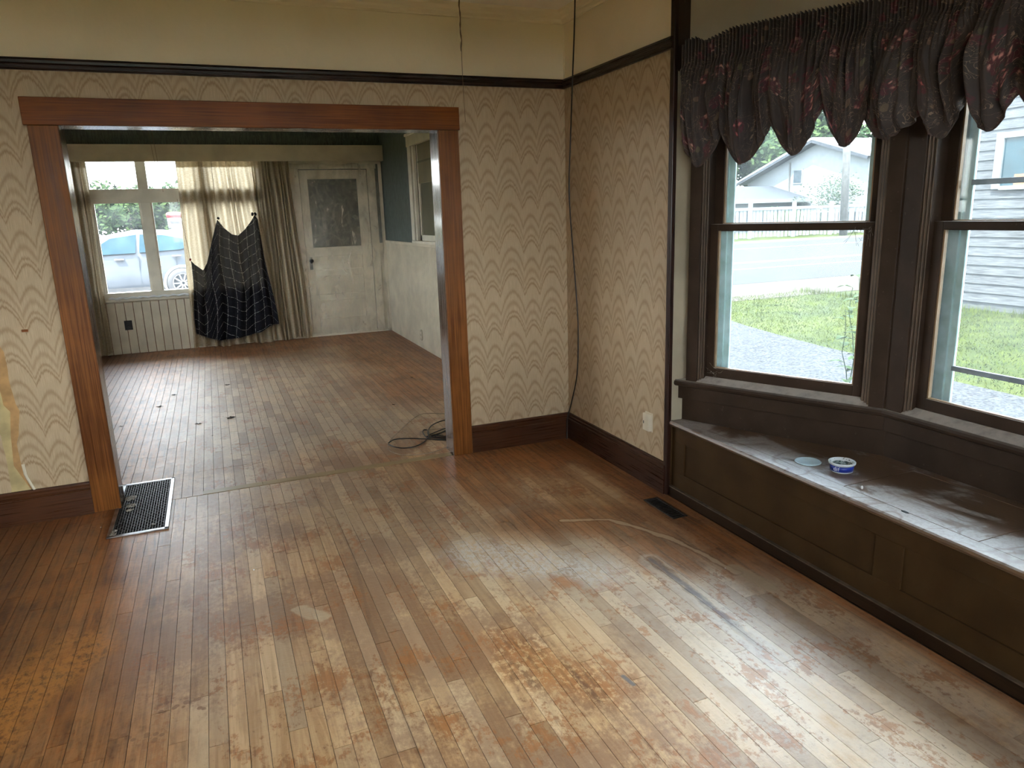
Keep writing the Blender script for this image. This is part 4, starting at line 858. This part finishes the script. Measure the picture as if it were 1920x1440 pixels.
# ------------------------------------------------------------------ small things in the near room
gt = thing('floor_grate', 'large dusty steel floor grate beside the left casing of the opening', 'grate', (-2.8, -.03, 0))
gx, gX, gy, gY = -2.945, -2.645, -.455, .405
m = MB(); m.box(gx, gX, gy, gy + .022, 0, .007); m.box(gx, gX, gY - .022, gY, 0, .007); m.box(gx, gx + .022, gy, gY, 0, .007); m.box(gX - .022, gX, gy, gY, 0, .007)
m.build('frame', M['metal'], gt, bevel=.002); MB().box(gx + .01, gX - .01, gy + .01, gY - .01, .0002, .0012).build('duct_dark_plate', M['pit'], gt)
m = MB(); n = 19
for i in range(n): xx = lerp(gx + .028, gX - .028, i / (n - 1)); m.box(xx - .0009, xx + .0009, gy + .02, gY - .02, .001, .006)
for j in range(40):
    yy = lerp(gy + .03, gY - .03, j / 39)
    for i in range(n - 1):
        if (i + j) % 2: xx = lerp(gx + .028, gX - .028, i / (n - 1)); m.box(xx, xx + .0135, yy - .0010, yy + .0010, .001, .005)
m.build('lattice', M['dmetal'], gt, kind='stuff')
r = random.Random(4)
def blob(name, c, rx, ry, rz, mat, seed, label, cat, group):
    def fn(u, v):
        a = u * 2 * pi; e = v * pi / 2; q = 1 + .45 * noise.noise(Vector((cos(a) * 2, sin(a) * 2, v * 2 + seed)))
        return (c[0] + rx * q * cos(a) * cos(e), c[1] + ry * q * sin(a) * cos(e), c[2] + rz * q * sin(e))
    return tag(MB().grid(fn, 20, 6).build(name, mat, None, True), label, cat, group)
for i, (px_, py_, rx, ry, lb) in enumerate([(245, 934, .020, .030, 'largest grey dust clump on the grate by the jamb'), (246, 948, .018, .022, 'grey dust clump in the middle of the grate left side'), (243, 957, .012, .012, 'small grey dust clump low on the grate left side'), (211, 1002, .012, .016, 'pale dust clump in the near left corner of the grate'), (288, 983, .008, .008, 'tiny dust clump near the front bar of the grate'), (215, 996, .010, .008, 'pale fluff scrap just behind the corner clump')]):
    p = on_z(px_, py_, .007); blob('dust_clump', (p.x, p.y, .006), rx * 1.5, ry * 1.3, .008, M['fluff'], i, lb, 'dust', 'dust on the floor grate')
rg = thing('floor_register', 'small black louvred floor register near the window seat', 'register', (-.123, -1.4, 0))
m = MB(); a0, a1, b0, b1 = -.168, -.078, -1.548, -1.258
m.box(a0, a1, b0, b0 + .012, 0, .005); m.box(a0, a1, b1 - .012, b1, 0, .005); m.box(a0, a0 + .012, b0, b1, 0, .005); m.box(a1 - .012, a1, b0, b1, 0, .005); m.build('frame', M['dmetal'], rg, bevel=.001)
MB().box(a0 + .01, a1 - .01, b0 + .01, b1 - .01, .0002, .001).build('duct_dark_plate', M['pit'], rg)
for i in range(14): yy = b0 + .02 + i * .0188; MB().box(a0 + .012, a1 - .012, yy - .004, yy + .004, .002, .0035).build('louvre', M['dmetal'], rg)
jk = thing('phone_jack', 'ivory box jack with a small dark port on the right wall', 'jack', (0, -1.05, .34))
MB().box(-.028, -.0022, -1.085, -1.020, .335, .438).build('body', M['ivory'], jk, bevel=.004); MB().box(-.0285, -.0275, -1.036, -1.028, .375, .392).build('port', M['dark'], jk); MB().box(-.006, -.0022, -1.090, -1.015, .330, .443).build('base_plate', M['ivory'], jk)
pts = [(1078, -14), (1078, 0), (1077, 45), (1076, 80), (1073, 160), (1070, 250), (1067, 340), (1069, 400), (1075, 480), (1081, 560), (1084, 620), (1082, 700), (1072, 752), (1066, 775)]
P_ = [on_x(a, b, -.092 if b < 30 else -.040 if 120 < b < 180 else -.016) for a, b in pts]; P_[0].z = CH
P_ += [Vector((-.034, -.035, .145)), Vector((-.034, -.033, .06)), Vector((-.045, -.05, .004))]
def spline(P, n=6):
    out = []
    for i in range(len(P) - 1):
        p0, p1, p2, p3 = P[max(i - 1, 0)], P[i], P[i + 1], P[min(i + 2, len(P) - 1)]
        for k_ in range(n):
            t = k_ / n; out.append(.5 * ((2 * p1) + (p2 - p0) * t + (2 * p0 - 5 * p1 + 4 * p2 - p3) * t * t + (3 * p1 - p0 - 3 * p2 + p3) * t ** 3))
    out.append(P[-1]); return out
tag(MB().tube(spline(P_), .0046, 8).build('hanging_cable', M['rubber'], None, True), 'thin black cable running down the room corner from ceiling to baseboard', 'cable')
fp = lambda L_, z=.004: spline([on_z(a, b, z + .0035 * (i % 2)) for i, (a, b) in enumerate(L_)])
cc = thing('cable_coil', 'loose coil of black cable on the floor behind the right jamb', 'cable', on_z(810, 818, 0))
for L_ in ([(850, 783), (836, 787), (820, 792), (808, 799), (802, 810), (806, 818), (822, 821), (850, 822)], [(728, 831), (740, 824), (765, 822), (800, 823), (836, 824), (852, 824)], [(728, 833), (740, 838), (758, 840), (778, 837), (796, 828), (804, 816), (802, 807), (795, 806), (793, 811), (800, 820), (815, 824), (850, 826)], [(805, 815), (822, 808), (836, 803), (852, 798)], [(808, 817), (826, 812), (838, 806), (854, 804)], [(800, 818), (820, 817), (836, 818), (856, 816)], [(812, 820), (830, 820), (856, 821)], [(816, 818), (834, 809), (856, 806)]):
    MB().tube(fp(L_), .0042, 8).build('strand', M['rubber'], cc, True)
c2 = thing('tan_cord', 'thin tan cord looping widely around the black cable coil', 'cord', on_z(760, 840, 0))
MB().tube(fp([(852, 778), (836, 776), (800, 775), (784, 779), (765, 793), (745, 812), (730, 828), (727, 838), (732, 846), (750, 852), (775, 853), (800, 850), (820, 845), (838, 838), (852, 832)]), .0026, 6).build('loop', M['tancord'], c2, True)
MB().tube(fp([(788, 818), (788, 811), (795, 808), (808, 806), (835, 803), (850, 803)]), .0022, 6).build('loop', M['tancord'], c2, True)
pc = thing('pull_cord', 'frayed brown pull cord hanging from the ceiling beside the opening', 'cord', (-.804, -.3, 2.83))
MB().tube([(-.804 + .002 * sin(i * 1.1), -.3 + .002 * cos(i * 1.7), 2.83 - i * .02) for i in range(17)], lambda i: .0038 + .0012 * sin(i * 2.3), 6).build('braid', M['string'], pc); MB().tube([(-.804, -.3, 2.51), (-.803, -.3, 2.3), (-.799, -.3, 2.14), (-.797, -.3, 2.125)], .0016, 6).build('thread', M['string'], pc)
for i, (px0, px1, pz, lb) in enumerate([(277, 300, 352, 'left one of two thin threads hanging before the far window'), (284, 306, 360, 'right one of two thin threads hanging before the far window')]):
    a = on_y(px0, 244, 3.0); b = on_y(px1, pz, 3.0); tag(MB().tube([(a.x + (a.x - b.x) * .6, 3.0, CH), tuple(a), tuple(b)], .0014, 5).build('thread', M['string']), lb, 'thread', 'threads hanging in the far room')
lw = random.Random(21)
for i, (px_, py_, s_, lb) in enumerate([(432, 784, .030, 'largest curled dead leaf on the far room floor'), (426, 722, .020, 'small dead leaf nearest the plaid shawl'), (326, 741, .020, 'small dead leaf in the bright patch of the far floor'), (299, 763, .022, 'flat thin dead leaf left of the bright patch'), (372, 795, .020, 'pale grey scrap of leaf before the largest one'), (227, 800, .014, 'tiny dead leaf by the left jamb'), (398, 817, .005, 'black speck of debris before the far bright patch'), (772, 708, .012, 'dark shred of debris near the right jamb'), (738, 759, .012, 'dark curl of debris behind the cable coil')]):
    p = on_z(px_, py_, .001); o = thing('dead_leaf', lb, 'leaf', p, 'debris on the far room floor')
    def lf_(u, v, s_=s_, p=p, i=i):
        a = u * 2 * pi; q = s_ * v * (1 + .5 * sin(a * 5 + i)); return (p.x + q * cos(a), p.y + q * .8 * sin(a), .0015 + s_ * .35 * abs(sin(a * 1.5 + i)) * v)
    MB().grid(lf_, 20, 3).build('blade', M['leaf'], o, True)
    MB().tube([p, p + Vector((s_ * 1.1, s_ * .3, .002)), p + Vector((s_ * 1.6, s_ * .2, .004))], .0008, 4).build('stalk', M['leaf'], o)
tag(MB().box(-3.242, -3.212, -.006, -.0022, 1.065, 1.078).build('wall_sticker', M['trimx'], bevel=.001), 'tiny dark red tab stuck on the wallpaper left of the casing', 'tab')
for i, (px_, py_) in enumerate([(189, 989), (476, 1069), (685, 1033), (684, 1012), (1360, 1066), (1245, 910)]):
    p = on_z(px_, py_, 0); tag(MB().lathe([(.002, 0), (.0035, .001), (.003, .003), (.0008, .004)], 6, c=p).build('paint_flake', M['txt']), 'tiny white paint flake on the worn boards of the near room', 'flake', 'white flakes on the near floor')
# cobwebs in the window corners
cw = thing('cobweb', 'dusty cobweb strands in the lower left corner of the angled window', 'cobweb', F1.p(.15, .05, .7), 'cobwebs on the bay window'); r = random.Random(2); m = MB()
for i in range(26):
    a = F1.p(.13 + r.uniform(0, .10), .065 + r.uniform(-.01, .02), .70 + r.uniform(0, .05)); b = a + Vector((r.uniform(-.05, .05), r.uniform(-.05, .05), r.uniform(-.03, .06))); m.tube([a, (a + b) / 2 + Vector((0, 0, -.006)), b], .0005, 3)
m.build('strand', M['fluff'], cw, kind='stuff')
cw = thing('cobweb', 'dusty cobweb strands at the right end of the meeting rail', 'cobweb', F1.p(.93, .06, 1.5), 'cobwebs on the bay window'); m = MB()
for i in range(22):
    a = F1.p(.86 + r.uniform(0, .10), .066, 1.50 - r.uniform(0, .06)); b = a + Vector((r.uniform(-.05, .05), r.uniform(-.05, .05), r.uniform(-.08, .02))); m.tube([a, (a + b) / 2 + Vector((0, 0, -.008)), b], .0005, 3)
m.build('strand', M['fluff'], cw, kind='stuff')

# ------------------------------------------------------------------ outside
Mg = Matrix(((1, 0, 0, 0), (0, 0, 1, 0), (0, 1, 0, 0), (0, 0, 0, 1)))
def gz(x_, y_): return -.10 - .35 * smooth(.6, 4.4, x_)
def terrain(name, mat, x0, x1, y0, y1, nx, ny, dz=0, kind='structure', xf=None):
    def fn(u, v):
        y_ = lerp(y0, y1, v); a, b = (x0, x1) if xf is None else xf(y_); x_ = lerp(a, b, u); return (x_, y_, gz(x_, y_) + dz)
    return MB().grid(fn, nx, ny).build(name, mat, kind=kind)
terrain('ground', M['grass'], -90, 120, -60, 140, 210, 20, dz=0)
terrain('road', M['road'], -90, 120, 11.15, 28.2, 210, 4, .012)
terrain('road_shoulder', M['shoulder'], -90, 120, 8.35, 11.25, 210, 2, .008); terrain('road_shoulder', M['shoulder'], -90, 120, 28.1, 30.6, 210, 1, .008)
drive = [(-8, 5.35), (-1, 5.3), (1.2, 5.45), (2.2, 5.72), (3.4, 5.82), (4.5, 6.0), (5.6, 6.22), (6.6, 6.5), (8.4, 7.2)]
terrain('driveway', M['gravel'], 0, 0, -8, 8.4, 30, 40, .02, xf=lambda y_: (-.5, interp(y_, drive)))
terrain('driveway', M['gravel'], -9, 1.2, 6.1, 12.5, 50, 4, .02)
gb = MB(); r = random.Random(77)
for i in range(26000):
    y_ = r.uniform(-1.5, 9); x_ = r.uniform(max(5.1, interp(y_, drive) + .02), 10.93); h_ = r.uniform(.015, .05) + (.14 * r.random() if x_ > 10.5 else 0); z_ = gz(x_, y_); a = r.uniform(0, 6.28); w_ = .006
    lx, ly = r.uniform(-.04, .04), r.uniform(-.04, .04); gb.add([(x_ - w_ * cos(a), y_ - w_ * sin(a), z_), (x_ + w_ * cos(a), y_ + w_ * sin(a), z_), (x_ + lx, y_ + ly, z_ + h_)], [(0, 1, 2)])
tag(gb.build('grass', M['blades']), 'rough uncut grass between the driveway and the grey building', 'grass', kind='stuff')
# picket fence across the road
fy = 33.0; fz = -.45
fc = thing('picket_fence', 'long weathered white picket fence across the road', 'fence', (33, fy, fz)); pk = MB().box(-.11, .11, -.012, .012, 0, 1).v; r = random.Random(6)
pm_ = bpy.data.meshes.new('picket'); t_ = MB().box(-.11, .11, -.012, .012, .05, 1.78); pm_.from_pydata(t_.v, [], t_.f); pm_.materials.append(M['fence'])
x = 22.0; i = 0
while x < 47:
    o = bpy.data.objects.new('picket', pm_); COL.objects.link(o); o.parent = fc; o.location = (x - 33, 0, r.uniform(-.04, .04)); o.rotation_euler = (0, r.uniform(-.04, .04), 0); x += .30 + r.uniform(-.02, .02)
for x in (22, 25, 28.05 + 1.25, 32.81, 35.95, 39.1, 42.3, 45.5): MB().box(x - .12, x + .12, fy - .16, fy - .02, fz, 1.72).build('post', M['fence'], fc)
for z0, z1 in ((1.28, 1.46), (.05, .2)): MB().box(21.8, 47, fy - .06, fy - .015, z0, z1).build('rail', M['fence'], fc)
# white gabled house: gable towards the west, ridge running away to the east
HX = 42.0; hx = thing('white_house', 'large white gabled house behind the picket fence', 'house', (48, 47, fz))
def hp(px_, py_, xx=HX): p = on_x(px_, py_, xx); return (p.y, p.z)
Mh = Matrix(((0, 0, 1, 0), (1, 0, 0, 0), (0, 1, 0, 0), (0, 0, 0, 1)))
ap_, el, er = hp(1535, 268), hp(1398, 345), hp(1630, 293)
MB().prism([(el[0] - .3, fz), (el[0] - .3, el[1]), ap_, (er[0], er[1]), (er[0], fz)], HX, HX + 13, M=Mh).build('walls', M['wsiding'], hx)
sd_ = MB(); z = .2
while z < er[1] - .3: sd_.box(HX + .1, HX + 13, er[0] - .03, er[0], z, z + .19); z += .23
sd_.build('siding', M['roofg'], hx, kind='stuff')  # the side wall's bluish shade is put into the grey of these boards
def slope(a, b, t=.18):
    a = Vector(a); b = Vector(b); d = (b - a).normalized(); n_ = Vector((-d.y, d.x))
    if n_.y < 0: n_ = -n_
    return [a, b, b + n_ * t, a + n_ * t]
ap2, el2, er2 = hp(1536, 262), hp(1388, 348), hp(1641, 292)
for a_, b_ in ((el2, ap2), (ap2, er2)):
    MB().prism(slope(a_, b_), HX - .7, HX + 13.5, M=Mh).build('roof_slope', M['roofw'], hx)
    MB().prism(slope((a_[0], a_[1] - .22), (b_[0], b_[1] - .22), .22), HX - .78, HX - .70, M=Mh).build('fascia', M['roofg'], hx)
(y1_, zt1), (y0_, zb1) = hp(1490, 320), hp(1503, 342)
wf_ = MB().box(HX - .06, HX + .02, y0_ - .1, y1_ + .1, zb1 - .1, zt1 + .1).build('window', M['fence'], hx); MB().box(HX - .08, HX - .05, y0_, y1_, zb1, zt1).build('pane', M['extdark'], wf_)
q_ = hp(1483, 300); MB().box(HX - .1, HX, q_[0] - .06, q_[0] + .06, 1.2, q_[1] - .2).build('downpipe', M['pole'], hx)
MB().box(HX - .08, HX + .05, er[0] - .02, er[0] + 5, fz, .9).build('foundation', M['roofg'], hx)
sx = thing('low_shed', 'low shed with a grey shingle roof left of the white house', 'shed', (39, 42, fz))
MB().box(34.5, 41.0, 41.5, 44.5, fz, 1.9).build('walls', M['extdark'], sx); MB().prism([(40.9, 1.9), (45.2, 3.0), (45.2, 3.12), (40.9, 2.02)], 34, 41.8, M=Matrix(((0, 0, 1, 0), (1, 0, 0, 0), (0, 1, 0, 0), (0, 0, 0, 1)))).build('roof', M['roofg'], sx)
MB().box(34, 41.8, 40.84, 40.92, 1.75, 2.03).build('fascia', M['fence'], sx)
pl = thing('utility_pole', 'grey wooden utility pole before the picket fence', 'pole', (35.0, 31.2, fz)); MB().tube([(35.35, 31.2, fz), (35.15, 31.2, 4.5), (34.95, 31.2, 9.5)], lambda i: .25 - .03 * i, 12).build('shaft', M['pole'], pl, True); MB().box(33.9, 36.0, 31.1, 31.25, 8.8, 8.95).build('crossarm', M['pole'], pl)
# foliage builder
def leaf_cloud(name, n_, rad, leaf_s, seed, mat, parent, zc, flat=.8):
    r = random.Random(seed); m = MB(); lobes = [(Vector((r.uniform(-.55, .55), r.uniform(-.55, .55), r.uniform(-.45, .55))) * rad, r.uniform(.35, .6) * rad) for _ in range(9)]
    for i in range(n_):
        c_, rr = lobes[r.randrange(9)]; d = Vector((r.gauss(0, 1), r.gauss(0, 1), r.gauss(0, 1))).normalized() * rr * (r.random() ** .33)
        p = c_ + d; p.z = p.z * flat + zc; a = Vector((r.gauss(0, 1), r.gauss(0, 1), r.gauss(0, .6))).normalized(); b = a.orthogonal().normalized(); s_ = leaf_s * r.uniform(.6, 1.3)
        m.add([p - a * s_, p - b * s_ * .5, p + a * s_, p + b * s_ * .5], [(0, 1, 2, 3)])
    return m.build(name, mat, parent)
def tree(label, x_, y_, h, seed, mat='foliage', n_=4200, rad=None, leaf_s=.28, group='trees beyond the road', cz=.62):
    z_ = gz(x_, y_); o = thing('tree', label, 'tree', (0, 0, 0), group); rad = rad or h * .42
    MB().tube([(0, 0, 0), (.1, 0, h * .4), (0, .1, h * .75)], lambda i: h * .03 * (1.2 - i * .35), 8).build('trunk', M['bark'], o, True)
    leaf_cloud('crown', n_, rad, leaf_s, seed, M[mat], o, h * cz); o.location = (x_, y_, z_); 
    for c in o.children: c.matrix_parent_inverse = Matrix.Identity(4)
    return o
t1 = tree('tall broad green tree rising behind the white house', 45, 64, 15, 1, n_=8000, leaf_s=.36, cz=.46)
k = 0
for (x_, y_, s_) in ((33, 56, .9), (38.5, 60, .95), (52, 66, 1.05), (59, 64, 1), (27, 57, .95), (66, 66, 1.0), (46, 78, 1.5), (34, 74, 1.4), (58, 80, 1.5), (30, 48, .6), (36.5, 50, .55), (70, 80, 1.5), (20, 58, .9)):
    k += 1; c = copy_tree(t1, (x_, y_, -.45)); c.rotation_euler = (0, 0, k * 1.3); c.scale = (s_,) * 3; c['label'] = 'broad green tree in the wooded row behind the white house'
t1['label'] = 'broad green tree in the wooded row behind the white house'
t2 = tree('slender tree with a bare forked trunk beyond the parked car', -5.35, 20, 3.1, 3, n_=1500, leaf_s=.09, group='trees beyond the far window')
t3 = tree('green tree in the row beyond the parked car', -2.2, 31, 4.4, 4, n_=5200, leaf_s=.12, group='trees beyond the far window', cz=.47)
k = 0
for (x_, y_, s_) in ((-5.2, 31.5, .95), (-8.3, 31, .9), (-11.5, 32, 1), (1.2, 32, .9), (-.8, 37, 1.0), (-4.2, 37, 1.02), (-7.5, 38, 1.1), (-11, 38, 1.05), (-15, 35, 1.05), (4.5, 34, 1)):
    k += 1; c = copy_tree(t3, (x_, y_, -.1)); c.rotation_euler = (0, 0, k * 2.1); c.scale = (s_,) * 3
t3['label'] = 'green tree in the row beyond the parked car'
for c in bpy.data.objects:
    if c.name.startswith('tree') and c.get('group') == 'trees beyond the far window' and c is not t2: c['label'] = 'green tree in the row beyond the parked car'
for lb, px_, py_, yy, rd, nn, mt, zc, fl in (('tall loose dark bush against the white house wall', 1560, 400, 36.0, 2.7, 2400, 'foliage2', 2.3, .72), ('low yellow-green bush behind the picket fence', 1482, 405, 35.0, 1.5, 1500, 'foliage', 1.35, .6)):
    p = on_y(px_, py_, yy); b_ = thing('bush', lb, 'bush', (p.x, yy, fz)); leaf_cloud('foliage', nn, rd, .085, int(px_), M[mt], b_, zc, fl); MB().tube([(0, 0, 0), (.1, 0, 1), (.3, .1, 2)], .05, 6).build('stem', M['bark'], b_)
    for c in b_.children: c.matrix_parent_inverse = Matrix.Identity(4)
# grey clapboard neighbour
nb = thing('grey_building', 'weathered grey clapboard building close beside the driveway', 'building', (11, 1, -.45)); NX = 11.0
MB().box(NX + .03, NX + 5, -8, 6.6, -.5, 4.6).build('walls', M['grey'], nb)
z = -.30; r = random.Random(14)
while z < 4.5:
    h_ = .175; MB().add([(NX, -8, z), (NX, 6.6, z), (NX + .035, 6.6, z), (NX + .035, -8, z), (NX + .022, -8, z + h_), (NX + .022, 6.6, z + h_), (NX + .035, 6.6, z + h_), (NX + .035, -8, z + h_)], [(0, 1, 2, 3), (4, 7, 6, 5), (0, 4, 5, 1), (0, 3, 7, 4), (1, 5, 6, 2)]).build('clapboard', M['grey'], nb); z += h_ - .004
MB().prism([(NX - .5, 4.45), (NX + 5.4, 6.6), (NX + 5.4, 6.75), (NX - .5, 4.6)], -8.4, 7.0, M=Mg).build('roof', M['roofg'], nb)
wf_ = MB(); wy1, wy0, wz0, wz1 = 4.73, 3.55, 1.75, 2.72
for a, b, c, d in ((wy1 - .14, wy1, wz0, wz1), (wy0, wy0 + .14, wz0, wz1), (wy0 + .14, wy1 - .14, wz1 - .10, wz1), (wy0 + .14, wy1 - .14, wz0 - .02, wz0 + .05)): wf_.box(NX - .05, NX + .02, a, b, c, d)
wo = wf_.build('window', M['fence'], nb); MB().box(NX - .012, NX - .006, wy0 + .14, wy1 - .14, wz0 + .05, wz1 - .1).build('pane', M['cargl'], wo); MB().box(NX - .022, NX - .012, wy0 + .14, wy0 + .80, wz0 + .05, wz0 + .24).build('board', M['plank'], wo)
# young plant outside the angled window
yp_ = thing('leafy_plant', 'tall leafy weed outside the right edge of the angled window', 'plant', (2.55, .55, -.25)); r = random.Random(31)
base = on_y(1600, 690, -.2); bx_, by_ = base.x, base.y
for s_ in range(4):
    ox, oy = bx_ + r.uniform(-.05, .20), by_ + r.uniform(-.2, .1); P2 = [Vector((ox + .03 * sin(t * 2 + s_), oy + .02 * t, lerp(gz(ox, oy), 1.02 - s_ * .10, t / 6))) for t in range(7)]
    MB().tube(P2, lambda i: .006 - .0006 * i, 6).build('stem', M['foliage'], yp_, True)
    for i in range(12):
        t = .22 + .78 * i / 11; p = P2[0].lerp(P2[-1], t); a = i * 2.4 + s_; d = Vector((cos(a), sin(a), .25)).normalized(); sd2 = Vector((-sin(a), cos(a), 0)); l_ = .17 * (1.15 - t * .4)
        m = MB().add([p, p + d * l_ * .35 + sd2 * l_ * .26 + Vector((0, 0, .01)), p + d * l_ * .75 + sd2 * l_ * .17 - Vector((0, 0, .01)), p + d * l_ - Vector((0, 0, .035)), p + d * l_ * .75 - sd2 * l_ * .17 - Vector((0, 0, .01)), p + d * l_ * .35 - sd2 * l_ * .26 + Vector((0, 0, .01)), p + d * l_ * .5], [(0, 1, 6), (1, 2, 6), (2, 3, 6), (3, 4, 6), (4, 5, 6), (5, 0, 6)]); m.build('leaf', M['weed'], yp_)
yp_.location = (0, 0, 0)
for c in yp_.children: c.matrix_parent_inverse = Matrix.Identity(4)
# car beyond the far window
CY = 14.3; cx0 = -2.93 - 2.72; car = thing('parked_car', 'silver car parked side-on beyond the far window', 'car', (-4.3, CY + .9, -.1))
g0_ = -.10
topz = [(-.95, .62), (-.90, .78), (-.55, .90), (.25, 1.00), (.45, 1.06), (1.15, 1.47), (1.75, 1.575), (2.4, 1.555), (3.0, 1.43), (3.45, 1.20), (3.60, 1.05), (3.72, .95), (3.78, .60)]
beltz = [(-.95, .62), (-.55, .85), (.3, .98), (3.4, 1.12), (3.6, 1.02), (3.78, .60)]
def body(u, v):
    s_ = lerp(-.95, 3.78, u); tz_ = interp(s_, topz); bz2_ = min(interp(s_, beltz), tz_)
    w0 = .90 * (1 - .12 * abs(2 * u - 1) ** 4)
    rows = [(w0 * .88, .20), (w0 * .97, .28), (w0, .45), (w0, .62), (w0 * .98, .80), (w0 * .95, bz2_), (w0 * (.95 - .22 * smooth(0, .5, tz_ - bz2_)), lerp(bz2_, tz_, .9)), (w0 * (.88 - .28 * smooth(0, .5, tz_ - bz2_)), tz_), (0, tz_ + .02)]
    k_ = v * 16; side = -1 if k_ <= 8 else 1; i = k_ if k_ <= 8 else 16 - k_; i0 = int(min(i, 7)); f = i - i0; a, b = rows[i0], rows[i0 + 1]
    return (cx0 + s_, CY + .9 + side * lerp(a[0], b[0], f), g0_ + lerp(a[1], b[1], f))
MB().grid(body, 60, 32).build('body', M['carp'], car, True)
def sidewin(pts): return MB().prism([(cx0 + a, g0_ + b) for a, b in pts], CY + .035, CY + .13, M=Mg)
# glass follows the lean of the cabin: sheared prisms
def lean(m):
    m.v = [(x_, y_ + .24 * smooth(0, .5, z_ - g0_ - 1.03) - .045, z_) for x_, y_, z_ in m.v]; return m
lean(sidewin([(.72, 1.06), (1.30, 1.42), (1.85, 1.49), (1.80, 1.08)])).build('side_window', M['cargl'], car); lean(sidewin([(1.88, 1.085), (1.92, 1.49), (2.4, 1.46), (2.95, 1.34), (3.15, 1.24), (2.75, 1.12)])).build('side_window', M['cargl'], car)
for wx in (0.0, 2.72):
    Mw = Matrix.Translation((cx0 + wx, CY + .045, g0_ + .345)) @ Matrix.Rotation(radians(90), 4, 'X')
    ty = MB().lathe([(.22, -.11), (.32, -.11), (.345, -.08), (.345, .08), (.32, .115), (.225, .115)], 36, M=Mw, caps=False).build('wheel', M['tyre'], car, True); MB().lathe([(.23, .02), (.235, .10), (.215, .118), (.205, .10), (.20, .02)], 36, M=Mw, caps=False).build('rim', M['metal'], ty, True)
    for k in range(10): a = k * 2 * pi / 10; MB().box(.03, .215, -.016, .016, .06, .105, Mw @ Matrix.Rotation(a, 4, 'Z')).build('spoke', M['metal'], ty)
    MB().lathe([(.36, -.02), (.42, -.02), (.42, .005), (.36, .005)], 36, M=Mw @ Matrix.Translation((0, 0, .06)), caps=False).build('wheel_arch', M['alum'], car, True)
MB().box(cx0 + .30, cx0 + 2.30, CY - .005, CY + .05, g0_ + .20, g0_ + .30).build('sill_trim', M['tyre'], car)
for hx_ in (1.35, 2.55): MB().box(cx0 + hx_, cx0 + hx_ + .20, CY - .03, CY + .02, g0_ + .93 + .03 * (hx_ > 2), g0_ + .965 + .03 * (hx_ > 2)).build('door_handle', M['metal'], car, bevel=.01)
for q in (.62, 1.84, 2.62): MB().box(cx0 + q, cx0 + q + .012, CY - .003, CY + .03, g0_ + .36, g0_ + 1.0).build('door_gap', M['extdark'], car)
mi = MB().lathe([(.02, -.11), (.08, -.08), (.085, .04), (.05, .10), (.01, .11)], 14, M=Matrix.Translation((cx0 + .78, CY - .10, g0_ + 1.06)) @ Matrix.Rotation(radians(90), 4, 'X')).build('mirror', M['carp'], car, True); MB().box(cx0 + .74, cx0 + .80, CY - .05, CY + .08, g0_ + 1.0, g0_ + 1.04).build('mirror_arm', M['tyre'], mi)
tk = thing('propane_tank', 'white upright propane tank with a red topped collar behind the car', 'tank', (-3.2, 19, -.1)); tx_ = -2.95
MB().lathe([(.30, 0), (.50, .05), (.56, .3), (.56, 1.05), (.50, 1.35), (.34, 1.55), (.16, 1.62)], 28, c=(tx_, 19, g0_)).build('vessel', M['tank'], tk, True); MB().lathe([(.20, 1.58), (.20, 1.88), (.14, 1.88)], 24, c=(tx_ - .15, 19, g0_)).build('collar', M['tank'], tk, True); MB().lathe([(.215, 1.88), (.22, 1.99), (.17, 2.03), (.02, 2.04)], 24, c=(tx_ - .15, 19, g0_)).build('cap', M['red'], tk, True, label='red cap'); MB().box(tx_ - .27, tx_ - .02, 18.785, 18.81, g0_ + 1.72, g0_ + 1.79).build('nameplate', M['tyre'], tk)
tag(MB().box(-8.5, -2.6, 13.55, 13.75, g0_, g0_ + .13).build('landscape_timber', M['plank'], bevel=.02), 'long orange timber lying on the ground before the parked car', 'timber')
